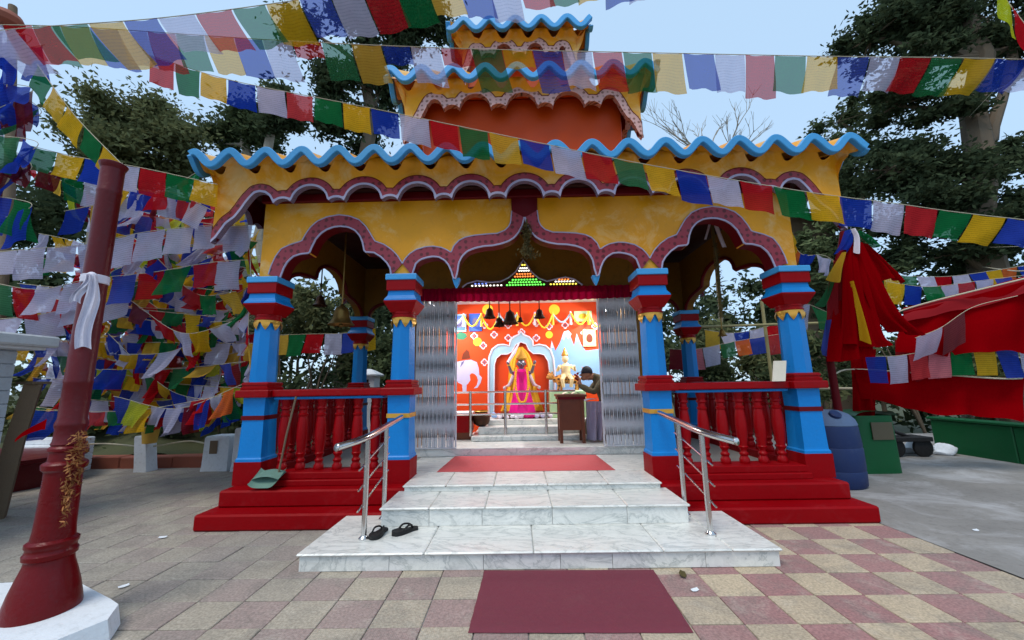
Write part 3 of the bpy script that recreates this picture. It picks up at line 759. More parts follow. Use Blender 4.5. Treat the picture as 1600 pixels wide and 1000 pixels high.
frame(897, 486, 924, 503, 'picgreen', 'picgreen', 'wide pale green picture at the top right of the shrine wall')
frame(911, 515, 930, 542, 'piccream', 'piccream', 'small cream framed picture beside the painted mountains')
# niche arch behind the statue (raised surround)
o1 = [(764, 648), (764, 575), (765, 558), (770, 546), (778, 540), (787, 539), (796, 541), (798, 532), (803, 527), (810, 524), (814, 519), (818, 524), (826, 527), (832, 533), (833, 541), (842, 539), (852, 541), (860, 548), (864, 560), (866, 580), (866, 648)]
i1 = [(858, 648), (858, 580), (856, 565), (850, 555), (843, 553), (833, 553), (826, 547), (822, 538), (814, 535), (806, 539), (800, 550), (793, 554), (783, 554), (776, 560), (773, 570), (772, 648)]
na = MB().poly([W2(*p) for p in o1 + i1], YW - .07, YW + .001).build('niche_arch', M['mpale'], mw)
MB().tube([(*[(v := W2(*p))[0]], YW - .07, v[1]) for p in o1], .022, 6).build('niche_edging', M['mw'], na, True)
MB().tube([(*[(v := W2(*p))[0]], YW - .07, v[1]) for p in reversed(i1)], .012, 6).build('niche_edging', M['mw'], na, True)

# tube lamps that light the room
def glow(name, col, st):
    mt, t, b, o = new_mat(name); e = N(t, 'ShaderNodeEmission'); e.inputs[0].default_value = (*col, 1); e.inputs[1].default_value = st
    t.links.new(e.outputs[0], o.inputs[0]); t.nodes.remove(b); return mt
M['tube'] = glow('lit_tube', (.93, .97, 1), 14)
def tubelamp(x, y0, y1, z, label):
    e = empty('tube_lamp', (x, (y0 + y1) / 2, z), label, 'lamp', 'tube lamps in the sanctum')
    s = 1 if x < X0 else -1
    MB().box(x - .025, x + .025, y0, y1, z, z + .05, .006).build('fitting', M['white'], e)
    MB().tube([(x + s * .03, y0 + .03, z - .01), (x + s * .03, y1 - .03, z - .01)], .016, 8).build('tube', M['tube'], e)
    ld = bpy.data.lights.new('tube_light', 'AREA'); ld.shape = 'RECTANGLE'; ld.size = .06; ld.size_y = y1 - y0; ld.energy = 40; ld.color = (.95, .97, 1)
    lo = bpy.data.objects.new('tube_light', ld); COL.objects.link(lo); lo.location = (x + s * .07, (y0 + y1) / 2, z - .05)
    lo.rotation_euler = (0, -s * math.radians(35), 0)
    WM[lo.name] = Matrix.LocRotScale(lo.location, lo.rotation_euler, Vector((1, 1, 1))); setpar(lo, e)
tubelamp(SX0 + .1, 6.5, 7.7, 2.86, 'lit white tube lamp on the left sanctum wall')
tubelamp(SX1 - .1, 6.5, 7.7, 2.86, 'lit white tube lamp on the right sanctum wall')
# tinsel swags hung across the top of the wall
tn = empty('tinsel_swag', (X0, YW - .1, 2.9), 'pale tinsel swags along the top of the shrine wall', 'decoration')
for k in range(9):
    xa = SX0 + .15 + k * .37; pts = [(xa + .37 * u / 8, YW - .12 - .05 * (k % 2), 2.86 - .3 * math.sin(math.pi * u / 8) ** 1 * (.6 + .4 * ((k * 7) % 3) / 2)) for u in range(9)]
    MB().tube(pts, .018, 5).build('swag', M['myel'] if k % 3 else M['mpale'], tn, True)
    MB().tube([(xa, YW - .13, 2.9), (xa, YW - .13, 2.62)], [.02, .03], 6).build('tassel', M['mw'] if k % 2 else M['myel'], tn, True)

# altar steps, statue, idol
al = empty('altar_platform', (X0, 7.3, SF), 'low cream marble altar platform behind the steel rail', 'altar')
ax0 = atY(736, 690, 6.75).x; ax1 = SX1 - .08
for nm, y0, z0, z1, dx in (('altar_step', 6.72, SF + .001, .575, 0), ('altar_step', 6.95, .574, .70, .1), ('altar_top', 7.25, .699, .80, .24)):
    MB().box(ax0 + dx, ax1, y0, YW - .002, z0, z1, .012).build(nm, M['marble'], al)
M['pinksari'] = flatmat('pink_silk', (226, 24, 136), .35); M['silver'] = paint('silver_face', lin((120, 118, 128)), .35, .1, .2, 9, .1, metal=.5)
M['marigold'] = paint('marigold', lin((240, 170, 40)), .8, .25, .3, 30, .5); M['skinpale'] = flatmat('pale_painted_skin', (206, 190, 196), .4)
ysX, ysY = atY(816, 640, 7.62).x, 7.62
def zpx(y, Y=7.62): return atY(816, y, Y).z
st = empty('goddess_statue', (ysX, ysY, .8), 'goddess statue in magenta robe under a golden veil with marigold garlands', 'statue')
MB().box(ysX - .42, ysX + .42, 7.35, 7.95, .8, .9, .015).build('plinth', M['wood'], st)
zb = .9; zh = zpx(568)
H_ = zh - zb
def wavy(a): return 1 + .06 * math.sin(9 * a)
MB().lathe(ysX, ysY, [(.27, zb), (.25, zb + .1), (.2, zb + .3 * H_), (.155, zb + .52 * H_), (.12, zb + .62 * H_), (.15, zb + .74 * H_), (.165, zb + .82 * H_), (.1, zb + .88 * H_)], 36, wavy).build('robe', M['pinksari'], st, True)
MB().lathe(ysX, ysY, [(.05, zb + .86 * H_), (.05, zb + .92 * H_)], 12).build('neck', M['silver'], st, True)
hd = MB().ell((ysX, ysY - .01, zh), .078, .085, .1, 14, 10); hd.ell((ysX, ysY - .1, zh - .01), .016, .02, .022, 8, 6); hd.ell((ysX - .08, ysY, zh - .01), .015, .02, .03, 6, 5); hd.ell((ysX + .08, ysY, zh - .01), .015, .02, .03, 6, 5)
hdo = hd.build('head', M['silver'], st, True)
for s in (-1, 1): MB().ell((ysX + s * .032, ysY - .085, zh + .015), .018, .012, .009, 8, 5).build('eye', M['mw'], hdo, True)
MB().ell((ysX, ysY - .092, zh - .045), .022, .012, .008, 8, 5).build('mouth', M['maroon'], hdo, True)
MB().lathe(ysX, ysY, [(.1, zh + .07), (.12, zh + .1), (.09, zh + .15), (.05, zh + .22), (.015, zh + .3)], 16).build('crown', M['gold'], st, True)
for s in (-1, 1):                                      # golden veil falling on both sides
    pts = catmull([(ysX, ysY + .02, zh + .33), (ysX + s * .1, ysY, zh + .2), (ysX + s * .17, ysY - .02, zh - .02), (ysX + s * .2, ysY - .05, zb + .6 * H_), (ysX + s * .25, ysY - .06, zb + .3 * H_), (ysX + s * .33, ysY - .05, zb + .02)], 6)
    mb = MB(); n = len(pts)
    mb.grid(lambda u, v: (lambda p: (p.x + s * .09 * (v - .5) * (1 + u), p.y + .12 * v + .012 * math.sin(14 * v + 5 * u), p.z))(pts[min(n - 1, int(round(u * (n - 1))))]), n - 1, 6)
    mb.build('veil', M['marigold'], st, True)
    gp = catmull([(ysX + s * .1, ysY - .15, zh - .1), (ysX + s * .12, ysY - .2, zb + .68 * H_), (ysX + s * .11, ysY - .23, zb + .45 * H_), (ysX + s * .06, ysY - .27, zb + .25 * H_), (ysX, ysY - .28, zb + .2 * H_)], 6)
    gm = MB()
    for i, p in enumerate(gp): gm.ell(p, .024, .024, .022, 7, 5)
    gm.build('garland', M['marigold'], st, True)
    # arms: raised upper pair and lowered lower pair
    for k, (e1, h1) in enumerate((((.2, -.05, zh - .17), (.26, -.12, zh + .02)), ((.24, -.02, zb + .56 * H_), (.33, -.14, zb + .5 * H_)))):
        sh = Vector((ysX + s * .13, ysY, zb + .8 * H_)); el = Vector((ysX + s * e1[0], ysY + e1[1], e1[2])); ha = Vector((ysX + s * h1[0], ysY + h1[1], h1[2]))
        a = MB().tube([sh, sh.lerp(el, .5), el, el.lerp(ha, .5), ha], [.042, .036, .032, .027, .02], 8); a.ell(ha, .03, .022, .036, 8, 6)
        ao = a.build('arm', M['silver'] if k == 0 else M['skinpale'], st, True)
        MB().lathe(0, 0, [(.033, -.012), (.036, 0), (.033, .012)], 10, cap=False).build('bangle', M['gold'], ao, True, loc=el.lerp(ha, .7))
sw = MB(); sw.tube([(ysX - .26, ysY - .13, zh + .02), (ysX - .14, ysY - .12, zh + .2), (ysX - .03, ysY - .1, zh + .4)], [.03, .04, .012], 6).build('sword', M['mw'], st)
# offerings heaped at the statue's foot
for k, (dx, dy, mk) in enumerate(((-.5, -.12, 'mblue'), (-.36, -.2, 'mw'), (-.1, -.24, 'mw'), (.14, -.22, 'p'), (.32, -.18, 'mlav'), (.52, -.1, 'mw'))):
    mb = MB(); rr = random.Random(k)
    for i in range(9): mb.ell((ysX + dx + rr.uniform(-.09, .09), ysY + dy + rr.uniform(-.05, .05) - .06, .83 + rr.uniform(0, .05)), .045, .04, .035, 8, 5)
    tag(mb.build('flower_heap', M['mw'] if mk == 'mw' else M['pinksari'] if mk == 'p' else M[mk], smooth=True), ['blue flower heap at the left foot of the statue', 'white flower heap left of the statue plinth', 'white flower heap in front of the magenta robe', 'pink flower heap in front of the statue plinth', 'lavender flower heap right of the statue plinth', 'white flower heap at the right foot of the niche'][k], 'flowers', 'offerings before the statue')
# second idol: rider on a striped big cat
ix, iy = atY(885, 600, 7.55).x, 7.55; iz = .8
idl = empty('rider_idol', (ix, iy, iz), 'small cream idol riding a striped big cat, right of the niche', 'statue')
MB().box(ix - .34, ix + .34, iy - .16, iy + .2, iz, iz + .5, .015).build('pedestal', M['picgreen'], idl)
b0 = iz + .5
cb = MB().tube([(ix - .26, iy, b0 + .2), (ix - .12, iy, b0 + .22), (ix + .06, iy, b0 + .2), (ix + .22, iy, b0 + .2), (ix + .27, iy, b0 + .17)], [.05, .085, .08, .085, .03], 12)
cb.ell((ix - .3, iy - .03, b0 + .27), .075, .065, .07, 10, 8); cb.ell((ix - .355, iy - .05, b0 + .25), .035, .035, .03, 8, 6)
for dx in (-.33, -.27):  cb.ell((ix + dx, iy - .03, b0 + .34), .02, .012, .025, 6, 5)
for dx, k in ((-.17, -.05), (-.1, .05), (.17, -.05), (.22, .05)): cb.tube([(ix + dx, iy + k, b0 + .19), (ix + dx + .02, iy + k, b0 + .1), (ix + dx, iy + k, b0)], [.045, .03, .024], 8)
cb.tube([(ix + .25, iy, b0 + .2), (ix + .34, iy, b0 + .25), (ix + .36, iy, b0 + .38), (ix + .31, iy, b0 + .44)], [.02, .017, .014, .01], 6)
M['tiger'] = band_mat('striped_orange', lin((220, 150, 70)), lin((60, 36, 20)), 16)
cb.build('big_cat', M['tiger'], idl, True)
rd = MB().tube([(ix, iy, b0 + .26), (ix, iy, b0 + .36), (ix, iy, b0 + .46), (ix, iy, b0 + .52)], [.1, .085, .1, .04], 12)
rd.ell((ix - .01, iy - .02, b0 + .6), .062, .065, .078, 12, 8)
for s in (-1, 1): rd.tube([(ix + s * .09, iy, b0 + .47), (ix + s * .17, iy - .06, b0 + .38), (ix + s * .14, iy - .14, b0 + .46)], [.034, .028, .022], 8); rd.tube([(ix + s * .05, iy - .05, b0 + .28), (ix + s * .09, iy - .13, b0 + .2), (ix + s * .07, iy - .12, b0 + .06)], [.05, .04, .03], 8)
ro = rd.build('rider', M['piccream'], idl, True)
MB().lathe(ix - .01, iy, [(.06, b0 + .65), (.07, b0 + .68), (.04, b0 + .74), (.01, b0 + .82)], 12).build('crown', M['gold'], ro, True)
# steel rail in front of the altar
sr = empty('altar_rail', (X0, 6.9, SF), 'low stainless rail with three bars in front of the altar', 'railing')
ra = atY(716, 612, 6.9); rb = atY(872, 612, 6.9)
for yy in (612, 631, 647): z = atY(800, yy, 6.9).z; MB().tube([(ra.x - .15, 6.9, z), (rb.x + .3, 6.9, z)], .016, 8).build('bar', M['steel'], sr, True)
for xx in (735, 789, 852):
    q = atY(xx, 612, 6.9).x; MB().tube([(q, 6.9, .56), (q, 6.9, atY(800, 610, 6.9).z)], .026, 10).build('post', M['steel'], sr, True)
# red box and dark pot at the left of the altar
bxp = atY(724, 655, 7.0)
rbx = empty('red_box', (bxp.x, 7.05, SF), 'red painted offering box at the left of the altar', 'box')
MB().box(bxp.x - .3, bxp.x + .13, 6.98, 7.3, SF, SF + .12).build('stand', M['wood'], rbx)
MB().box(bxp.x - .32, bxp.x + .15, 6.96, 7.32, SF + .121, SF + .42, .01).build('body', M['red'], rbx); MB().box(bxp.x - .33, bxp.x + .16, 6.95, 7.33, SF + .421, SF + .47, .01).build('lid', M['white'], rbx)
pp = atY(752, 655, 7.12)
pot = empty('dark_pot', (pp.x, 7.12, .57), 'round dark metal pot on the altar step by the red box', 'pot')
MB().lathe(pp.x, 7.12, [(.07, .705), (.13, .74), (.16, .82), (.15, .9), (.11, .94), (.12, .96)], 20).build('body', M['darkbronze'], pot, True)
MB().lathe(pp.x, 7.12, [(.125, .955), (.135, .965), (.125, .975)], 20, cap=False).build('rim', M['gold'], pot, True)

# lectern with a book, person, stool
lx0, lx1 = atY(873, 650, 6.5).x, atY(912, 650, 6.5).x; lt = atY(890, 612, 6.5).z
lec = empty('wooden_lectern', ((lx0 + lx1) / 2, 6.55, SF), 'dark wooden lectern at the right of the doorway', 'lectern')
for a in (lx0, lx1 - .05):
    for b in (6.4, 6.68): MB().box(a, a + .05, b, b + .05, SF, lt - .08).build('leg', M['wood'], lec)
MB().box(lx0 + .051, lx1 - .051, 6.41, 6.43, SF + .2, lt - .08).build('front_panel', M['wood'], lec)
for a in (lx0 + .01, lx1 - .03): MB().box(a, a + .02, 6.452, 6.678, SF + .2, lt - .08).build('side_panel', M['wood'], lec)
MB().box(lx0 - .04, lx1 + .04, 6.34, 6.76, lt - .079, lt - .04, .008).build('top', M['wood'], lec)
MB().box(lx0 - .02, lx1 + .02, 6.36, 6.74, lt - .12, lt - .0795).build('apron', M['maroon'], lec)
bk = MB().grid(lambda u, v: (lx0 + .08 + u * .28, 6.4 + .26 * v, lt - .034 + .03 * math.sin(math.pi * abs(2 * u - 1))), 10, 4); tag(bk.build('open_book', M['cardboard'], smooth=True), 'open book lying on the lectern', 'book')

PY = 6.72
def pp3(x, y, dy=0): v = atY(x, y, PY); return Vector((v.x, PY + dy, v.z))
per = empty('person', (atY(940, 690, PY).x, PY, SF), 'person in dark cap and olive jacket bending over with hands at the mouth', 'person')
def skin(name, verts, edges, mat, root, par, sub=2):
    me = bpy.data.meshes.new(name); me.from_pydata([v[0] for v in verts], edges, [])
    o = link_mesh(name, me, par)
    me.materials.append(mat)
    sk = o.modifiers.new('skin', 'SKIN'); sk.use_smooth_shade = True
    for i, v in enumerate(verts): me.skin_vertices[0].data[i].radius = (v[1], v[1] if len(v) < 3 else v[2]); me.skin_vertices[0].data[i].use_root = (i == root)
    o.modifiers.new('sub', 'SUBSURF').levels = sub; o.modifiers['sub'].render_levels = sub
    return o
M['olive'] = paint('olive_wool', lin((84, 76, 56)), .95, .15, .3, 14, .5); M['skin'] = paint('skin', lin((150, 102, 78)), .55, .08, .1, 10, .1)
M['greycloth'] = paint('grey_lilac_cloth', lin((150, 140, 160)), .9, .1, .2, 8, .4); M['cap'] = paint('dark_cap', lin((30, 30, 38)), .85, .1, .2, 14, .3)
pel = pp3(952, 652); 
body = skin('body', [(pel, .15, .13), (pp3(951, 632), .14), (pp3(946, 610), .15, .17), (pp3(938, 594), .14, .18), (pp3(929, 588), .065), (pp3(923, 586), .06),
    (pp3(940, 594, -.17), .075), (pp3(925, 613, -.2), .055), (pp3(906, 602, -.08), .042),
    (pp3(940, 594, .17), .075), (pp3(924, 612, .2), .055), (pp3(905, 601, .08), .042),
    (pp3(922, 655, -.1), .09), (pp3(922, 684, -.1), .06), (pp3(922, 655, .1), .09), (pp3(922, 684, .1), .06)],
    [(0, 1), (1, 2), (2, 3), (3, 4), (4, 5), (3, 6), (6, 7), (7, 8), (3, 9), (9, 10), (10, 11), (0, 12), (12, 13), (0, 14), (14, 15)], M['olive'], 0, per)
hc = pp3(916, 584)
hm = MB().ell(hc, .088, .075, .11, 16, 12); hm.tube([hc + Vector((-.075, 0, .0)), hc + Vector((-.108, 0, -.025)), hc + Vector((-.08, 0, -.035))], [.014, .02, .012], 8)
hm.ell(hc + Vector((-.05, 0, -.075)), .045, .042, .04, 10, 8); hm.ell(hc + Vector((.015, -.077, -.01)), .02, .012, .032, 8, 6); hm.ell(hc + Vector((.015, .077, -.01)), .02, .012, .032, 8, 6)
hm.tube([hc + Vector((.02, 0, -.06)), pp3(927, 588)], [.055, .06], 10)
ho = hm.build('head', M['skin'], per, True)
for s in (-1, 1): MB().ell(hc + Vector((-.077, s * .03, .012)), .01, .013, .008, 8, 5).build('eye', M['black'], ho, True)
MB().ell(hc + Vector((-.087, 0, -.062)), .008, .022, .007, 8, 5).build('mouth', M['maroon'], ho, True)
cp = MB()
cp.grid(lambda u, v: (hc.x + .012 + .1 * math.sin(v * 1.7) * math.cos(2 * math.pi * u), hc.y + .09 * math.sin(v * 1.7) * math.sin(2 * math.pi * u), hc.z + .02 + .115 * math.cos(v * 1.7)), 20, 8)
cp.grid(lambda u, v: (hc.x - .07 - .08 * v, hc.y + (u - .5) * .15 * (1 - .3 * v * v), hc.z + .035 - .02 * v + .01 * (1 - (2 * u - 1) ** 2)), 8, 4)
cp.build('cap', M['cap'], per, True)
for s in (-1, 1):                                      # hands folded before the mouth: palm, four fingers, thumb
    w = pp3(905.5, 601.5, s * .08); tip = hc + Vector((-.13, s * .03, -.05))
    hv, he = [], []
    d = (tip - w).normalized(); side = Vector((0, 0, 1)).cross(d).normalized(); up = d.cross(side).normalized()
    hv.append((w, .026)); hv.append((w + d * .07, .034, .018))
    he.append((0, 1))
    for k in range(4):
        L = (.06, .072, .068, .052)[k]; b_ = len(hv); q = w + d * .085 + up * (.027 - .018 * k)
        hv += [(q, .0095), (q + d * L * .5 + side * (-s) * .006, .009), (q + d * L * .85 + side * (-s) * .022, .008)]
        he += [(1, b_), (b_, b_ + 1), (b_ + 1, b_ + 2)]
    b_ = len(hv); hv += [(w + d * .03 + up * .03, .011), (w + d * .065 + up * .05, .0095), (w + d * .09 + up * .052, .0085)]; he += [(0, b_), (b_, b_ + 1), (b_ + 1, b_ + 2)]
    skin('hand', hv, he, M['skin'], 0, per, 1)
dr = MB().grid(lambda u, v: (atY(912 + 26 * u, 622 + 62 * v, PY).x - .02 * math.sin(9 * u) * v, PY - .2 - .05 * math.sin(14 * u + 2 * v) * (.3 + v) - .06 * v, atY(912 + 26 * u, 626 + 58 * v, PY).z), 24, 14)
dr.grid(lambda u, v: (atY(912, 626, PY).x + .32 * u, PY - .2 + .42 * v, atY(912, 626, PY).z + .03 * math.sin(3 * u)), 10, 6)
dr.build('lap_cloth', M['greycloth'], per, True)
sx_ = pel.x
stl = empty('wooden_stool', (sx_, PY, SF), 'low wooden stool under the person in the doorway', 'stool')
MB().box(sx_ - .18, sx_ + .18, PY - .18, PY + .18, pel.z - .2, pel.z - .155, .01).build('seat', M['wood'], stl)
for a in (-.15, .11):
    for b in (-.15, .11): MB().box(sx_ + a, sx_ + a + .04, PY + b, PY + b + .04, SF, pel.z - .2).build('leg', M['wood'], stl)
fl = MB()
for i in range(7): fl.ell(hc + Vector((-.15 - .02 * (i % 3), .03 * (i % 2) - .015, -.05 + .018 * (i - 3))), .022, .02, .02, 7, 5)
tag(fl.build('red_flowers', M['red'], smooth=True), 'small bunch of red flowers held at the person\'s mouth', 'flowers')

# collapsible grille gates, folded to both sides
def gate(xa, xb, label):
    e = empty('folding_gate', ((xa + xb) / 2, YS - .0, SF), label, 'gate', 'folding gates of the sanctum')
    n = 21; z0, z1 = SF + .02, 2.86
    for k in range(n):
        q = xa + (xb - xa) * (k + .5) / n; j = R.uniform(-.006, .006)
        MB().box(q - .0125 + j, q + .0125 + j, YS - .035 - .02 * (k % 2), YS - .015 - .02 * (k % 2), z0, z1).build('bar', M['greysteel'], e)
    for r in range(3):
        zc = z0 + .45 + r * .78
        for k in range(n - 1):
            q = xa + (xb - xa) * (k + .5) / n; q2 = xa + (xb - xa) * (k + 1.5) / n
            for up in (1, -1):
                mb = MB(); w = .007
                mb.add([(q - w, YS - .06, zc - up * .3), (q + w, YS - .06, zc - up * .3), (q2 + w, YS - .06, zc + up * .3), (q2 - w, YS - .06, zc + up * .3),
                        (q - w, YS - .056, zc - up * .3), (q + w, YS - .056, zc - up * .3), (q2 + w, YS - .056, zc + up * .3), (q2 - w, YS - .056, zc + up * .3)],
                       [(0, 1, 2, 3), (7, 6, 5, 4), (0, 4, 5, 1), (1, 5, 6, 2), (2, 6, 7, 3), (3, 7, 4, 0)]).build('lattice_strap', M['greysteel'], e)
    for z in (z0 - .018, z1 + .002): MB().box(xa, xb, YS - .07, YS - .01, z, z + .016).build('track', M['greysteel'], e)
gx = lambda x: atY(x, 580, YS).x
gate(gx(650), gx(714), 'grey folding steel gate pushed to the left of the doorway')
gate(gx(937), gx(999), 'grey folding steel gate pushed to the right of the doorway')
# pleated crimson valance
va = MB()
def vf(u, v):
    x = SX0 + .02 + u * (SX1 - SX0 - .04); return (x, YS - .1 - .022 * math.sin(u * 190) - .01 * v, 2.965 - (.2 + .035 * math.sin(u * math.pi)) * v)
va.grid(vf, 320, 5); tag(va.build('valance', M['valance'], smooth=True), 'pleated crimson cloth valance across the top of the doorway', 'curtain')
# lit coloured ornament above the doorway
M['lg'] = glow('green_lamps', (.15, 1, .1), 1.6); M['lo'] = glow('orange_lamps', (1, .25, .05), 1.5); M['lw'] = glow('white_lamps', (1, .95, .85), 1.6); M['ly'] = glow('yellow_lamps', (1, .8, .1), 1.5); M['lb'] = glow('blue_lamps', (.2, .3, 1), 1.0)
orn = empty('lamp_ornament', (X0, YS - .1, 2.97), 'domed ornament of green, orange and white lamps above the doorway', 'lamp')
def oz(y): return atY(820, y, YS - .08).z
def ox(x): return atY(x, 440, YS - .08).x
bk_pts = [(722, 447), (730, 441), (745, 437), (765, 440), (782, 439), (795, 433), (806, 424), (814, 412), (818, 406), (823, 412), (830, 424), (842, 435), (855, 440), (868, 437), (884, 434), (898, 438), (910, 447)]
MB().poly([(ox(x), oz(y)) for x, y in bk_pts], YS - .075, YS - .04).build('backing', M['darkbronze'], orn)
MB().tube([(ox(x), YS - .078, oz(y)) for x, y in bk_pts], .013, 6).build('frame', M['lav'], orn, True)
rows = [(445, 790, 852, 'lg', 14), (441, 794, 846, 'lg', 12), (437, 799, 840, 'lg', 9), (432, 803, 835, 'lo', 8), (428, 806, 831, 'lo', 6), (423, 810, 828, 'lw', 5), (419, 812, 825, 'lw', 4), (414, 815, 822, 'ly', 2), (445, 735, 786, 'lw', 9), (442, 740, 762, 'lb', 4), (445, 858, 902, 'ly', 9), (441, 866, 898, 'lw', 7), (438, 872, 890, 'lo', 4)]
for y, xa, xb, mk, n in rows:
    for k in range(n):
        q = ox(xa + (xb - xa) * (k + .5) / n); z = oz(y)
        MB().ell((q, YS - .082, z), .017, .012, .014, 6, 4).build('lamp', M[mk], orn)
# dried garland hanging from the middle arch
gr = MB(); rg = random.Random(5); gtop = atY(823, 350, 4.68)
for i in range(420):
    t = i / 420; w = .03 + .05 * t + .03 * math.sin(t * 9); c = Vector((gtop.x + rg.gauss(0, w * .6), 4.68 + rg.gauss(0, w * .5), gtop.z - .46 * t))
    a, b = Vector((rg.gauss(0, 1), rg.gauss(0, 1), rg.gauss(0, 1))).normalized() * .03, Vector((rg.gauss(0, 1), rg.gauss(0, 1), rg.gauss(0, 1))).normalized() * .012
    gr.add([c - a, c + b, c + a, c - b], [(0, 1, 2, 3)])
gr.tube([(gtop.x, 4.68, gtop.z + .06), (gtop.x, 4.68, gtop.z - .42)], .012, 6)
tag(gr.build('leaf_garland', M['garland']), 'dried leaf garland hanging from the peak of the middle arch', 'garland')

# bells
def bell(x, y, Y, r, mat, label, ztop, group='bells in the porch and sanctum', name='hanging_bell'):
    v = atY(x, y, Y); e = empty(name, (v.x, Y, v.z), label, 'bell', group)
    k = r / .12
    MB().lathe(v.x, Y, [(.125 * k, v.z), (.128 * k, v.z + .008), (.105 * k, v.z + .03 * k), (.082 * k, v.z + .08 * k), (.072 * k, v.z + .14 * k), (.06 * k, v.z + .175 * k), (.03 * k, v.z + .195 * k), (.012 * k, v.z + .22 * k)], 20, cap=False).build('bell_body', mat, e, True)
    MB().tube([(v.x, Y, v.z + .18 * k), (v.x, Y, v.z - .005)], [.01 * k, .01 * k], 6).ell((v.x, Y, v.z - .005), .022 * k, .022 * k, .022 * k, 8, 6).build('clapper', mat, e, True)
    MB().tube([(v.x, Y, v.z + .21 * k), (v.x, Y, ztop)], .007 + .004 * k, 6).build('rod', mat, e, True)
bell(533, 508, 5.5, .17, M['bronze'], 'large bronze bell on a rod in the left arch', 3.95)
bell(500, 478, 6.4, .11, M['darkbronze'], 'dark bell hanging deep in the left arch', 3.95)
bell(1129, 525, 5.7, .06, M['bronze'], 'small brass bell hanging in the right arch', 3.95)
for i, (x, y, r) in enumerate(((765, 497, .1), (780, 510, .09), (797, 506, .13), (813, 503, .05), (843, 497, .09))):
    bell(x, y, 6.35, r, M['darkbronze'], ['leftmost dark bell under the doorway valance', 'low dark bell, second from the left under the valance', 'largest dark bell under the doorway valance', 'smallest dark bell under the doorway valance', 'rightmost dark bell under the doorway valance'][i], 2.95)
# rod, garland and white scarf in the right arch
rp = atY(1112, 350, 5.3); rq = atY(1126, 560, 5.3)
rr_ = MB().tube([(rp.x, 5.3, 3.95), (rp.x + .02, 5.3, 3.1), (rp.x + .0, 5.3, 2.3)], .018, 6)
for i in range(260):
    t = rg.random(); c = Vector((rp.x + .02 + rg.gauss(0, .02), 5.3 + rg.gauss(0, .02), 3.4 - 1.1 * t)); a = Vector((rg.gauss(0, 1), rg.gauss(0, 1), rg.gauss(0, 1))).normalized() * .025; b = Vector((rg.gauss(0, 1), rg.gauss(0, 1), rg.gauss(0, 1))).normalized() * .01
    rr_.add([c - a, c + b, c + a, c - b], [(0, 1, 2, 3)])
tag(rr_.build('garland_rope', M['garland']), 'rope wound with dried leaves hanging in the right arch', 'rope')
sc = MB()
for s in (-1, 1):
    sc.grid(lambda u, v: (rp.x + s * .02 + s * (.06 + .05 * v) * (v ** .7) + .05 * (u - .5) * (1 + s * .3), 5.27 + .012 * math.sin(9 * u), 3.72 - (.36 + .06 * s) * v), 5, 10)
tag(sc.build('white_scarf', M['scarf'], smooth=True), 'white scarf knotted over the rope in the right arch', 'scarf')

# ------------------------------------------------------------------ steel handrails, mats, slippers
def handrail(x, side, label):
    e = empty('stair_handrail', (x, 3.9, zA), label, 'handrail', 'steel handrails of the marble stair')
    rail = catmull([(x + side * .14, 3.30, .95), (x + side * .05, 3.48, .975), (x, 3.7, 1.0), (x, 4.2, 1.045), (x, 4.62, 1.08)], 6)
    ro = MB().tube(rail, .031, 14).build('top_rail', M['steel'], e, True)
    MB().lathe(0, 0, [(.0, -.004), (.03, -.003), (.034, .004), (.028, .012), (.0, .016)], 14).build('end_cap', M['steel'], ro, True, loc=rail[0], rot=(math.radians(80), 0, side * .6))
    posts = [(3.60, zA, .985), (4.10, zA, 1.035)]
    for y, z0, z1 in posts:
        p = MB().tube([(x, y, z0), (x, y, z1 - .02)], .023, 12).build('post', M['steel'], e, True)
        MB().lathe(x, y, [(.045, z0), (.045, z0 + .008), (.03, z0 + .02), (.024, z0 + .03)], 16).build('base_flange', M['steel'], p, True)
        MB().tube([(x, y, z1 - .03), (x, y, z1)], .009, 8).build('bracket', M['steel'], p, True)
    for k in range(3):
        z = .40 + .17 * k
        MB().tube([(x + side * .034, 3.52, z - .02), (x + side * .034, 3.6, z), (x + side * .034, 4.1, z + .12), (x + side * .034, 4.3, z + .16)], .0085, 8).build('cross_bar', M['steel'], e, True)
handrail(X0 - 1.495, -1, 'stainless handrail on the left of the marble stair')
handrail(X0 + 1.505, 1, 'stainless handrail on the right of the marble stair')

def mat_(name, pts, z, mk, label):
    A, B, Cc, D = [Vector((p.x, p.y, 0)) for p in pts]
    def f(u, v):
        q = A.lerp(B, u).lerp(D.lerp(Cc, u), v); rr = random.Random(int(u * 997) * 31 + int(v * 991))
        ed = min(u, 1 - u, v, 1 - v)
        return (q.x + (.0012 * math.sin(31 * v) if u in (0, 1) else 0), q.y + (.0012 * math.sin(27 * u) if v in (0, 1) else 0), z + (.001 if ed == 0 else .009 + .0025 * math.sin(9 * u + 4 * v) * math.sin(7 * v)))
    tag(MB().grid(f, 40, 28).build(name, M[mk], smooth=True), label, 'mat')
mat_('floor_mat', [atZ(731, 990, 0), atZ(1084, 990, 0), atZ(1021, 891, 0), atZ(757, 892, 0)], .003, 'matlow', 'dusty maroon mat on the paving before the stair')
mat_('floor_mat', [atZ(682, 738, zP), atZ(962, 735, zP), atZ(931, 711, zP), atZ(711, 713, zP)], zP + .002, 'mathigh', 'faded red mat on the marble landing')
